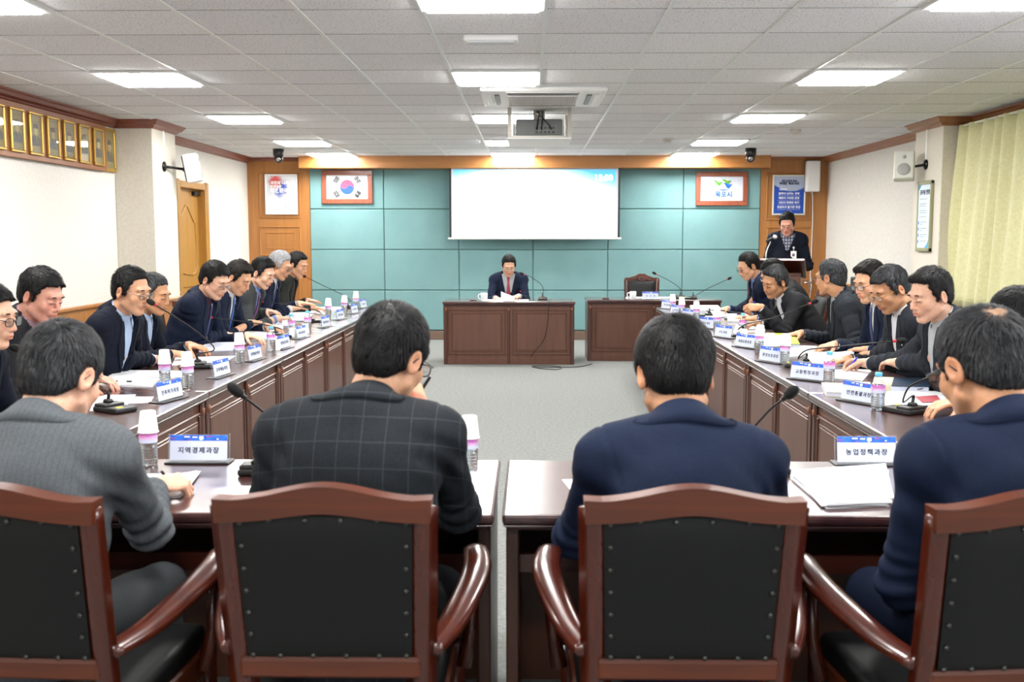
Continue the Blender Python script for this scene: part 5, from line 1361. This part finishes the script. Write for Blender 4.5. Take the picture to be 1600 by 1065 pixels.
        m.done('lapel', CL[jacket], P)
    m = MB(); aa = np.linspace(-2.15, 2.15, 31); rows = []
    for a in aa:
        ca = cos(a); dr = r * sin(a) - fn * ca * (1. if ca > 0 else 1.15); hi_ = .034 + .020 * ca
        low = F2.stick((Nk + dr * (.108 * S) + u * (-.012 + .004 * ca))[None], .0, 5)[0]; gl_ = F2.grad(low[None])[0]
        rows.append([Nk + dr * .062 * S - na * .02, Nk + dr * .0635 * S + na * hi_, Nk + dr * .0695 * S + na * (hi_ + .001), low * .5 + (Nk + dr * .074 * S + na * (hi_ - .008)) * .5 + dr * .005, low + gl_ * .0055, low - gl_ * .004])
    g_ = [[m.b.verts.new(p) for p in rr] for rr in rows]
    for A_, B_ in zip(g_, g_[1:]):
        for i in range(5): m.b.faces.new((A_[i], A_[i + 1], B_[i + 1], B_[i]))
    m.done('collar', CL[jacket], P, shade=True)
    # ---------------- shirt
    F3 = Field(np.minimum(Nk - .2, Nk - u * .46 - .2), np.maximum(Nk + .16, Nk + .16), .007)
    def torso_s(F, g):
        F.ell(Nk - u * .19 * ks + f * .012, (.150 * shoulder, .106, .19 * ks), RT, .05, g=g); F.cone(Sh[0] * .6 + Nk * .4, Sh[1] * .6 + Nk * .4, .05, .05, .05, g=g); F.cone(Nk - u * .05, Nk - na * .005, .072, .058, .03, g=g - .004); F.ell(Hp * .62 + Nk * .38 + f * .02, (.142, .110, .17 * ks), RT, .05, g=g)
    torso_s(F3, .004)
    F3.d = np.maximum(F3.d, np.broadcast_to(-(frame(F3.ax[0][:, None, None], F3.ax[1][None, :, None], F3.ax[2][None, None, :])[2] + .045), F3.d.shape).astype(f32))
    cr = [Nk + r * (.0555 * S * sin(a)) + fn * (-.0555 * S * cos(a) * (1 if cos(a) > 0 else 1.06)) + na * (.046 - .022 * (1 - cos(a)) * .5) for a in np.linspace(-2.85, 2.85, 23)]
    for a, b in zip(cr, cr[1:]): F3.cone(a, b, .0065, .0065, .004); F3.cone(a - na * .012, b - na * .012, .0075, .0075, .005); F3.cone(a - na * .026, b - na * .026, .009, .009, .006)
    Vs, Qs = F3.mesh(); np_mesh('shirt', Vs, Qs, CL[shirt], P)
    m = MB(); rows = []
    for a in np.linspace(-2.98, 2.98, 41):
        ca = cos(a); fr = max(0, (abs(a) - 1.9) / 1.08); fr = fr * fr * (3 - 2 * fr); ff = (1 if ca > 0 else 1.08); dr = r * sin(a) - fn * ca * ff
        dl = r * (sin(a) * (1 - fr) + .52 * np.sign(a) * fr) - fn * ca * ff; top = .050 - .024 * (1 - ca) * .5; lo_ = .012 - .052 * fr
        rows.append([Nk + dr * .0575 * S - na * .006, Nk + dr * .0585 * S + na * top, Nk + dr * .0625 * S + na * (top + .002), Nk + (dr * .5 + dl * .5) * (.070 + .008 * fr) * S + na * (top * .5 + lo_ * .5), Nk + dl * (.075 + .021 * fr) * S + na * lo_, Nk + dl * (.071 + .019 * fr) * S + na * (lo_ + .003)])
    g_ = [[m.b.verts.new(p) for p in rr] for rr in rows]
    for A_, B_ in zip(g_, g_[1:]):
        for i in range(5): m.b.faces.new((A_[i], A_[i + 1], B_[i + 1], B_[i]))
    m.done('shirt_collar', CL[shirt], P)
    if cuff:
        for i, (A, El, W, hd, nn, sd) in enumerate(arms):
            d_ = nrm(W - El); a = W - d_ * .030; MB().tube([Vector(a), Vector(W - d_ * .008)], [.0335 * S, .0335 * S], 18).done('shirt_cuff', CL[shirt], P)
    if tie:
        front = lambda c: Nk - u * c + f * .3
        cs = np.linspace(.0, vlen + .02, 12); S_ = []
        for c in cs: S_.append(Nk - u * c + f * (.085 + .06 * min(1, c / .1)))
        S_ = F3.stick(np.array(S_), .006, 5); wd = [.012, .017, .012] + list(np.linspace(.015, .034, 9)); m = MB()
        m.tube([Vector(p) for p in S_], wd, 10, flat=(1, .28), up=Vector(f)); m.done('tie', TIE[tie], P)
    # ---------------- legs and shoes
    F4 = Field(np.array([-.36, -.2, .0]), np.array([.36, .72 if not standing else .35, hz + .16]), .014)
    F4.ell(Hp + np.array([0, .0, -.02]), (.165, .115, .10), None, .05)
    ank = []
    for s_ in (-1, 1):
        if standing: K = np.array([s_ * .10, .03, hz * .52]); A_ = np.array([s_ * .11, .0, .08])
        else: K = np.array([s_ * .14, .42, .505]); A_ = np.array([s_ * .13, .40 + .03 * s_, .09])
        F4.cone(Hp + np.array([s_ * .088, 0, -.01]), K, .092, .066, .04); F4.cone(K, A_, .064, .052, .03); ank.append(A_)
    Vt, Qt = F4.mesh(); Vt = Vt + F4.grad(Vt) * (.004 * wnoise(Vt, seed + 11, 20))[:, None]; np_mesh('trousers', Vt, Qt, CL[trous], P)
    for A_ in ank:
        MB().ball(A_ + np.array([0, .07, -.045]), (.046, .125, .04), seg=14).box((A_[0] - .042, A_[1] - .05, 0), (A_[0] + .042, A_[1] + .17, .02), .008).ball(A_ + np.array([0, -.01, -.03]), (.042, .05, .055), seg=12).done('shoe', M_shoe, P)
    # ---------------- hair (head local)
    g = style.get('g', .007); vt = style.get('top', .012) * .75; vf = style.get('front', .0); zt = style.get('line', .088); nape = style.get('nape', -.082); sides = style.get('sides', 1.)
    hh = .0045 if h > .005 else .0036
    FH = Field((-.14, -.16, -.16), (.14, .16, .19), hh)
    def he(c, rr, k=.015, op='+', R2=None, gg=0.): FH.ell(c, rr, R2, k, op, gg)
    he((0, -.013, .037), (.074 * w1 + g * sides, .093 + g, .082 + g + vt * .4)); he((0, -.006, .053), (.066 * w1 + g, .080 + g, .060 + g + vt), .02); he((0, -.036, -.018), (.062 * w1 + g * .8, .066 + g * .8, .070), .02)
    for s_ in (-1, 1): FH.cone((s_ * .071 * w1, .022, .03), (s_ * .071 * w1, .020, -.012), .010 + g * .5, .007, .01)
    if vf: FH.cone((-.042, .058, .088), (.042, .058, .092), .010 + vf, .010 + vf, .025)
    part = style.get('part', 0)
    if style.get('bangs'): zt -= .006; FH.cone((-.045, .078, .064), (.045, .078, .060), .010, .010, .02); zt -= style['bangs']
    X = FH.ax[0][:, None, None]; Y = FH.ax[1][None, :, None]; Z = FH.ax[2][None, None, :]
    jag = .004 * np.sin(X * 210 + 1.3 * np.sin(X * 70)) + .003 * np.sin(X * 95 + seed)
    rec = style.get('recede', 0.) * np.exp(-((np.abs(X) - .045) / .022) ** 2) * .03
    zline = zt + jag - part * X * .25 + rec * 1.
    yh = .026 + np.clip(Z, -.02, .074) * .30 + np.clip(Z - .070, 0, .06) * 2.6 * (1 - .6 * style.get('recede', 0.)) + .004 * np.sin(Z * 190 + seed)
    zl2 = zline + rec + np.clip(Y - .068, 0, .06) * (.5 if style.get('bangs') else 1.2); cutf = np.maximum(yh - Y, Z - zl2); FH.d = np.maximum(FH.d, -cutf.astype(f32))
    zb_ = np.where(Y > -.018, -.018 + 0 * Y, -.018 + (Y + .018) * (nape + .018) / (-.072)); zb_ = np.where(Y > .012, -.022, zb_); FH.d = np.maximum(FH.d, (zb_ - Z + .0 * X).astype(f32))
    for s_ in (-1, 1): FH.ell((s_ * .084 * w1, -.010, -.008), (.020, .0235, .034), None, .006, '-')
    if not style.get('bangs'): FH.d += (.0125 * np.clip((Y - .035) / .04, 0, 1) * np.clip((.122 - Z) / .035, 0, 1) + 0 * X).astype(f32)
    FH.d += (.012 * np.clip((-.015 - Z) / .065, 0, 1) ** 1.3 + .0035 * np.clip((.045 - Z) / .05, 0, 1) * np.clip((np.abs(X) - .045) / .02, 0, 1) + 0 * Y).astype(f32)
    Vh, Qh = FH.mesh(); Gh = FH.grad(Vh)
    whorl = np.array(style.get('whorl', (.012, -.062, .115)))
    def flow(Pn, Nn):
        d = Pn - whorl; d = d / (np.linalg.norm(d, axis=1, keepdims=True) + 1e-6); top = np.clip((Pn[:, 2] - .05) / .05, 0, 1)[:, None]
        d = d + top * np.array([part * 1.4, .35, 0]); d[:, 2] -= (1 - top[:, 0]) * .8
        d = d + .35 * np.stack([wnoise(Pn, seed + 20, 60, 5), wnoise(Pn, seed + 21, 60, 5), 0 * Pn[:, 0]], 1) * (.4 + style.get('messy', .3))
        d = d - Nn * (d * Nn).sum(1, keepdims=True); return d / (np.linalg.norm(d, axis=1, keepdims=True) + 1e-9)
    clump = .0030 * wnoise(Vh, seed + 30, 130, 6) * 1.0 + .0022 * wnoise(Vh * [1, 1, .45], seed + 31, 260, 6)
    Vh = Vh + Gh * clump[:, None]
    gb = np.clip(grey + .18 * wnoise(Vh, seed + 40, 55, 5) * grey * 3, 0, 1) * (1 + .6 * (Vh[:, 2] < .02))
    V_all = [Vh]; Q_all = [Qh]; G_all = [gb]; nv = len(Vh)
    if strands:
        roots = Vh[rs.randint(0, len(Vh), strands)]; Nn = FH.grad(roots)
        if bald: dist = np.linalg.norm(roots - whorl, axis=1); keep = dist > bald * (.6 + .6 * rs.rand(len(roots))); roots = roots[keep]; Nn = Nn[keep]
        n = len(roots); wdt = style.get('sw', .0013) * (1 if h < .005 else 1.5) * rs.uniform(.6, 1.3, n); ln = rs.uniform(.012, .026, n) * style.get('len', 1.); steps = 5; Pq = FH.stick(roots, .0005, 2); lift = rs.uniform(.0010, .0042, n) * style.get('lift', 1.)
        rows = []
        for k in range(steps):
            Nn = FH.grad(Pq); D = flow(Pq, Nn); sd_ = np.cross(Nn, D); wk = wdt * (1 - .75 * (k / (steps - 1)) ** 2); hgt = lift * (k / (steps - 1)) ** 1.0 * 1.5
            c = Pq + Nn * (.0016 + hgt)[:, None]; rows.append((c - sd_ * wk[:, None], c + sd_ * wk[:, None])); Pq = FH.stick(Pq + D * (ln / (steps - 1))[:, None], .0005, 1)
        Vs_ = np.stack([x for rr in rows for x in rr], 1).reshape(-1, 3); base = np.arange(n)[:, None] * steps * 2; qs = []
        for k in range(steps - 1): qs.append(np.concatenate([base + 2 * k, base + 2 * k + 1, base + 2 * k + 3, base + 2 * k + 2], 1))
        V_all.append(Vs_); Q_all.append(np.concatenate(qs) + nv); G_all.append(np.repeat(np.clip(grey * rs.choice([0, .5, 1, 2.4] if hair != 'silver' else [.7, .9, 1, 1.25], n, p=[.35, .3, .2, .15]) + rs.uniform(0, .16, n), 0, 1), steps * 2))
    Mh = np.eye(4); Mh[:3, :3] = Rh * S; Mh[:3, 3] = H
    hob = np_mesh('hair', np.concatenate(V_all), np.concatenate(Q_all), HAIR[hair], P, Mh, {'grey': np.concatenate(G_all), 'bald': np.concatenate([np.clip(1.6 - np.linalg.norm(Vh - whorl, axis=1) / bald + .25 * wnoise(Vh, 5, 150, 5), 0, 1) if bald else 0 * Vh[:, 0], np.zeros(sum(map(len, V_all)) - len(Vh))])})
    # ---------------- face marks
    def on_face(pts, off): return [Vector(p) for p in F.stick(np.array([hc(p) for p in pts]), off, 5)]
    if style.get('face', 1):
        for s_ in (-1, 1):
            br = style.get('brow', 1.)
            MB().tube(on_face([(s_ * .017, .10, .0255), (s_ * .026, .10, .0272), (s_ * .037, .095, .0270), (s_ * .049, .08, .0225)], .0004), [.0022 * br, .0036 * br, .0032 * br, .0014], 6, flat=(1.0, .9)).done('eyebrow', HAIR['black' if hair != 'silver' else 'salt'], P)
            MB().tube(on_face([(s_ * .016, .10, -.0035), (s_ * .024, .10, -.0058), (s_ * .034, .098, -.0062), (s_ * .046, .088, -.0020)], .0002), [.0008, .0018, .0019, .0009], 6).done('eyelash', M_lash, P)
        MB().tube(on_face([(-.022, .11, -.0615), (-.01, .11, -.0622), (0, .11, -.0615), (.01, .11, -.0622), (.022, .11, -.0615)], .0001), [.0004, .0010, .0010, .0010, .0004], 6).done('mouth_line', M_mouth, P)
    if glasses:
        gm = {'black': plain('spectacle_black', '141416', .3), 'metal': plain('spectacle_metal', '5a5652', .25, metal=.8), 'gold': plain('spectacle_gold', '9a7a3c', .25, metal=.8)}[glasses]
        m = MB(); lm = MB(); rw, rh_ = .0245, .0155; rr = .0012 if glasses != 'black' else .0017
        for s_ in (-1, 1):
            c0 = np.array([s_ * .0335, .1065, -.004]); ring = []
            for t in np.linspace(0, 2 * pi, 21)[:-1]:
                ex = abs(cos(t)) ** .7 * (1 if cos(t) >= 0 else -1); ez = abs(sin(t)) ** .7 * (1 if sin(t) >= 0 else -1); ring.append(Vector(hc(c0 + [rw * ex, -.0045 * abs(rw * ex * s_ + rw) / (2 * rw), rh_ * ez])))
            m.tube(ring, rr * S, 6, closed=True); vv = [lm.b.verts.new(p) for p in ring]; lm.b.faces.new(vv)
            m.tube([Vector(hc(p)) for p in ((s_ * .057, .102, .003), (s_ * .071 * w1, .088, .005), (s_ * .078 * w1, .04, .006), (s_ * .081 * w1, -.004, .006), (s_ * .080 * w1, -.022, -.010))], rr * S, 6)
        m.tube([Vector(hc(p)) for p in ((-.009, .107, .0), (0, .109, .002), (.009, .107, .0))], rr * S, 6)
        gl = m.done('spectacles', gm, P); lm.done('lens', M_lens, gl)
    info = dict(arms=arms, fing=fing, Nk=Nk, u=u, f=f, r=r, F=F, F2=F2, H=H, Rh=Rh, P=P, S=S, psi=psi, root=root)
    return info
def toworld(info, p): return Vector(rotz(info['psi']) @ np.asarray(p, float) + info['root'])
def give_pen(info, i, mat, label, length=.14, d=None):
    fg = info['fing'][i * 5:(i + 1) * 5]; A, El, W, hd, nn, sd = info['arms'][i]
    c = (np.array(fg[0][0][3]) + np.array(fg[4][0][3] if len(fg) > 4 else fg[0][0][3])) / 2 if False else (np.array(fg[0][-1]) + np.array(fg[4][-1])) / 2
    d = nrm(d if d is not None else (-hd * .55 - nn * .8 + sd * .1)); return pen(toworld(info, c - d * length * .28), toworld(info, c + d * length * .72), mat, label)
def pin(info, x, c, mat=None, r=.006):
    p = info['Nk'] + info['r'] * x - info['u'] * c + info['f'] * .2; p = info['F2'].stick(p[None], .003, 6)[0]; MB().ball(p, (r, .003, r), seg=8).done('lapel_pin', mat or M_silver, info['P'])
hand = lambda x, y, z=.755: on(x, y, z)
if not SKIP:
    ONLY = os.environ.get('ONLY', '').split(',') if os.environ.get('ONLY') else None
    def person(key, *a, **k):
        if ONLY and key not in ONLY: return None
        return make_person(key, *a, **k)
    LFT = -90; RGT = 90
    # left row, faces to the right
    person('L1', 'person with black rimmed glasses in a navy jacket cut off by the left edge', at(-19, 495, 3.8), -92, 8, body=LFT, hands=(None, None), glasses='black', jacket='navy2', shirt='white', hair='black', skin='light', seed=1, style=dict(bangs=.006, top=.016), h=.005)
    person('L2', 'person in a dark charcoal jacket and red striped shirt looking down, left row', at(64, 462, 4.65), -104, 20, body=LFT, jacket='charcoal', shirt='pinkshirt', skin='pink', seed=2, glasses=None, style=dict(bangs=.006, top=.014, g=.009), h=.005)
    L3 = person('L3', 'person in a navy suit with glasses writing with a black pen, left row', at(205, 455, 5.3), -108, 12, body=LFT - 4, hands=(hand(277, 552), hand(247, 560)), curls=(REST, HOLD), jacket='navy2', shirt='sky', glasses='metal', skin='mid', seed=3, lean=.28, style=dict(top=.014, part=-.5, recede=.6), h=.0048, palm=(0, .5))
    person('L4', 'person with greying hair in a navy suit and pale blue shirt behind the writing man', at(239, 460, 6.1), -100, 14, body=LFT, hands=(None, hand(296, 540)), jacket='navy2', shirt='sky', hair='salt', grey=.35, skin='tan', seed=4, lean=.26, style=dict(top=.010), h=.0055)
    person('L5', 'person in a dark navy jacket, purple shirt and glasses leaning over a white binder', at(335, 438, 6.75), -112, 24, body=LFT - 4, hands=(None, hand(358, 523)), curls=(REST, HOLD), jacket='navy', shirt='plum', tie='navy', glasses='metal', skin='light', seed=5, lean=.32, style=dict(bangs=.010, top=.014), h=.0055)
    L6 = person('L6', 'person in a blue suit and bright blue tie holding a blue pen, left row', at(372, 434, 7.45), -104, 30, body=LFT - 4, hands=(None, at(401, 504, 7.6)), curls=(REST, HOLD), jacket='navy', shirt='white', tie='blue', hair='brown', skin='mid', seed=6, lean=.32, grey=.12, style=dict(top=.018, front=.004, messy=.6))
    person('L7', 'person in a dark grey suit with purple tie, both hands on papers, left row', at(410, 427, 8.25), -108, 22, body=LFT - 4, hands=(at(425, 487, 8.5), at(441, 497, 8.3)), jacket='grey', shirt='blueshirt', tie='plum', skin='light', seed=7, lean=.34, style=dict(top=.020, front=.006, part=.3))
    person('L8', 'person with silver hair and glasses in a navy suit, left row', at(437, 415, 9.0), -98, 22, body=LFT, hands=(at(475, 474, 9.2), at(463, 481, 9.05)), curls=(FLAT, FLAT), jacket='navy', shirt='white', tie='navy', hair='silver', grey=.7, glasses='metal', skin='mid', seed=8, lean=.36, style=dict(top=.018))
    person('L9', 'person in a dark brown grey jacket and dark shirt, farthest of the left row', at(464, 414, 9.8), -104, 18, body=LFT, hands=(at(487, 470, 9.95), None), curls=(FLAT, REST), jacket='green', shirt='darkshirt', skin='mid', seed=9, lean=.30, style=dict(top=.014, front=.004))
    # right row, faces to the left
    R1 = person('R1', 'person with glasses in a navy suit at the far end of the right row', at(1170, 416, 9.4), 102, 22, body=RGT, hands=(hand(1150, 482), None), curls=(REST, REST), jacket='navy', shirt='blueshirt', glasses='metal', skin='mid', seed=11, lean=.32, style=dict(top=.014, part=-.2))
    person('R2', 'person with black hair and glasses mostly hidden behind the man in the dark jacket', at(1208, 428, 8.6), 96, 30, body=RGT, jacket='charcoal', shirt='blueshirt', glasses='metal', skin='mid', seed=12, lean=.36)
    R3 = person('R3', 'person with swept greying hair in a dark jacket leaning and raising a blue pen', at(1211, 440, 7.8), 118, 20, roll=-8, body=RGT + 8, hands=(at(1178, 480, 7.55), hand(1178, 506)), curls=(HOLD, REST), jacket='charcoal', shirt='white', hair='salt', grey=.22, skin='tan', seed=13, lean=.42, style=dict(top=.020, front=.006, part=-.4, messy=.7), h=.0055, palm=(.9, 0))
    person('R4', 'person with short greying hair in a dark jacket turned away toward the far wall', at(1298, 434, 6.95), 46, 6, body=RGT - 6, hands=(hand(1297, 540), None), jacket='slate', shirt='checkshirt', hair='salt', grey=.30, glasses='black', skin='tan', seed=14, lean=.22, style=dict(top=.006, g=.006, nape=-.07), h=.0055)
    person('R5', 'person with thick wavy hair and black glasses in a navy suit, right row', at(1360, 441, 6.2), 112, 16, body=RGT, hands=(hand(1344, 546), None), jacket='navy', shirt='white', tie='navy', hair='brown', glasses='black', skin='mid', seed=15, lean=.24, style=dict(top=.022, front=.008, messy=1.2), h=.0055)
    R6 = person('R6', 'person with short brushed hair and gold glasses in a dark slate suit, right row', at(1391, 452, 5.45), 106, 26, body=RGT, hands=(hand(1352, 556), None), jacket='slate', shirt='white', hair='salt', grey=.16, glasses='gold', skin='tan', seed=16, lean=.26, style=dict(bangs=.006, top=.010), h=.005)
    R7 = person('R7', 'person with black hair, dark suit and open grey shirt holding a blue pen', at(1454, 462, 4.75), 106, 14, body=RGT, hands=(hand(1370, 576), hand(1344, 566, .77)), curls=(REST, HOLD), jacket='slate', shirt='grayshirt', skin='light', seed=17, lean=.22, style=dict(top=.022, front=.006, part=.2), h=.0048, palm=(.6, .8))
    person('R8', 'person with black hair cut off by the right edge, behind the near man in navy', at(1590, 500, 4.0), 86, 26, body=RGT, jacket='slate', shirt='white', skin='mid', seed=18, lean=.22, style=dict(top=.010, whorl=(-.02, -.055, .118)), strands=4000)
    # far end
    Cc = person('C', 'person in a navy suit and red tie reading papers at the head desk', at(795, 415, 12.05), 186, 26, body=180, hands=(at(807, 463, 11.72), at(777, 466, 11.72)), curls=(REST, REST), jacket='navy', shirt='grayshirt', tie='red', glasses='metal', skin='light', seed=19, lean=.16, style=dict(top=.008, bangs=.0, recede=.5), hipz=.54)
    Sp = person('S', 'person standing at the lectern in a dark navy blazer with a white name badge', at(1230, 350, 11.25), 158, 24, body=166, standing=True, lean=.05, hands=(at(1247, 416, 11.0), None), curls=(HOLD, REST), jacket='navy2', shirt='plaidshirt', glasses='metal', skin='pink', seed=20, style=dict(top=.016, v=.2), trous='trouserg', shoulder=.9)
    # near row, seen from behind
    N1 = person('N1', 'person in a grey pinstripe suit seen from behind at the left, hand on papers', at(97, 588, 2.42), -14, 22, body=-4, hdir=(None, (.7, .7, 0)), hands=(None, hand(268, 754)), curls=(REST, HOLD), jacket='midgrey', shirt='grayshirt', glasses='metal', skin='light', hair='salt', grey=.16, seed=21, lean=.20, S=1.0, style=dict(top=.010, g=.009, nape=-.092, messy=.8), h=.0042, jh=.007, strands=9000, trous='trouserg', palm=(0, .5), shoulder=1.0)
    N2 = person('N2', 'person in a checked dark suit seen from behind resting chin on hand', at(610, 558, 2.42), -26, 20, roll=4, body=-2, hdir=(None, (-.35, .1, 1)), polev=(None, (.25, .35, -1)), hands=(None, at(652, 622, 2.56)), curls=(REST, FLAT), jacket='plaid', shirt='white', glasses='black', skin='mid', seed=22, lean=.20, side=.055, S=.98, style=dict(top=.012, nape=-.088, messy=.8), h=.0042, jh=.007, strands=9000, grey=.10, trous='trousers', shoulder=1.08)
    N3 = person('N3', 'person in a navy suit seen from behind in the middle right of the front row', at(1055, 586, 2.44), 2, 24, body=0, hands=(on(965, 752, .755), on(1130, 750, .755)), jacket='blue', shirt='white', skin='tan', seed=23, lean=.22, S=1.06, style=dict(top=.008, g=.011, nape=-.094, whorl=(-.01, -.05, .118)), h=.0042, jh=.007, strands=9000, trous='trousern', pole=(.12, .0), shoulder=.98)
    N4 = person('N4', 'person in a navy suit with a thinning crown seen from behind at the right', at(1536, 574, 2.38), 16, 20, body=6, hands=(at(1455, 900, 2.60), None), jacket='blue', shirt='white', glasses='black', hair='salt', grey=.14, skin='tan', seed=24, lean=.16, S=1.10, bald=.02, style=dict(top=.002, g=.006, nape=-.078, w=1.04, whorl=(-.01, -.078, .098)), h=.0042, jh=.007, strands=9000, trous='trousern', pole=(.1, 0), shoulder=1.02)
    if L3: give_pen(L3, 1, M_blackpen, 'black pen in the hand of the man in glasses of the left row')
    if L6: give_pen(L6, 1, M_bluepen, 'blue pen in the hand of the man with the bright blue tie')
    if R3: give_pen(R3, 0, M_bluepen, 'blue pen raised by the man leaning in a dark jacket')
    if R7: give_pen(R7, 1, M_bluepen, 'blue pen held upright by the man in the open grey shirt')
    if N1: give_pen(N1, 1, M_blackpen, 'black pen in the hand of the man in the grey suit')
    if N2: pen(at(650, 622, 2.60), at(672, 588, 2.60), M_blackpen, 'black pen held at the chin of the man in the checked suit')
    for q, x, c in ((R7, -.10, .12), (R6, -.10, .12), (R4 if False else None, 0, 0)):
        if q: pin(q, x, c)
    if Cc: pin(Cc, -.10, .14, M_red, .007)
    if Sp:
        i_ = Sp; p = i_['F2'].stick((i_['Nk'] - i_['r'] * .085 - i_['u'] * .22 + i_['f'] * .2)[None], .006, 6)[0]
        b = empty('name_badge', (0, 0, 0)); b.parent = i_['P']; b.location = p
        MB().box((-.03, -.002, -.045), (.03, .002, .045), .003).done('badge_card', M_white, b); MB().box((-.014, .0021, -.012), (.014, .003, .018)).done('badge_photo', plain('badge_print', '5a4a6a', .5), b)
        MB().tube([(0, 0, .045), (0, .004, .075)], .003, 6).ball((0, .004, .082), .012, seg=8).done('badge_clip', M_white, b)

# chairs for everyone
DEFER = [('near', -1.03, 2.24, -3, 'dark wood armchair with a black leather back behind the grey suit man'), ('near', -.402, 2.255, 0, 'dark wood armchair with a black leather back behind the checked suit man'),
         ('near', .318, 2.255, 0, 'dark wood armchair with a black leather back behind the middle right navy suit man'), ('near', .938, 2.22, 5, 'dark wood armchair with a black leather back at the right edge')]
for _, x, y, a, lab in DEFER: chair(x, y, radians(a), lab, group='near armchairs')
LC = [(-2.42, 3.8, 'far left edge, mostly out of view'), (-2.62, 4.65, 'charcoal jacket man'), (-2.40, 5.3, 'man writing in glasses'), (-2.62, 6.1, 'man in the pale blue shirt'), (-2.45, 6.75, 'man in the purple shirt'), (-2.48, 7.45, 'man with the bright blue tie'), (-2.50, 8.25, 'man in the grey suit'), (-2.52, 9.0, 'silver haired man'), (-2.55, 9.8, 'farthest man of the left row')]
for x, y, lab in LC: chair(x, y, radians(-90), 'dark wood armchair of the left row, under the ' + lab, group='armchairs of the left row')
RC = [(2.28, 4.0, 'man cut off by the right edge'), (2.22, 4.75, 'man in the open grey shirt'), (2.28, 5.45, 'man with gold glasses'), (2.42, 6.2, 'man with wavy hair'), (2.40, 6.95, 'man looking away'), (2.38, 7.8, 'man leaning with a blue pen'), (2.42, 8.6, 'hidden man with glasses'), (2.38, 9.4, 'farthest man of the right row')]
for x, y, lab in RC: chair(x, y, radians(90), 'dark wood armchair of the right row, under the ' + lab, group='armchairs of the right row')
chair(at(795, 440, 12.3).x, 12.28, pi, 'carved dark wood armchair behind the man in the red tie', ARMC, 'carved armchairs')
chair(at(1005, 440, 12.75).x, 12.62, pi, 'empty carved dark wood armchair with shiny black leather back', ARMC, 'carved armchairs')

if os.environ.get('NOTEXT') != '1': flush_text()
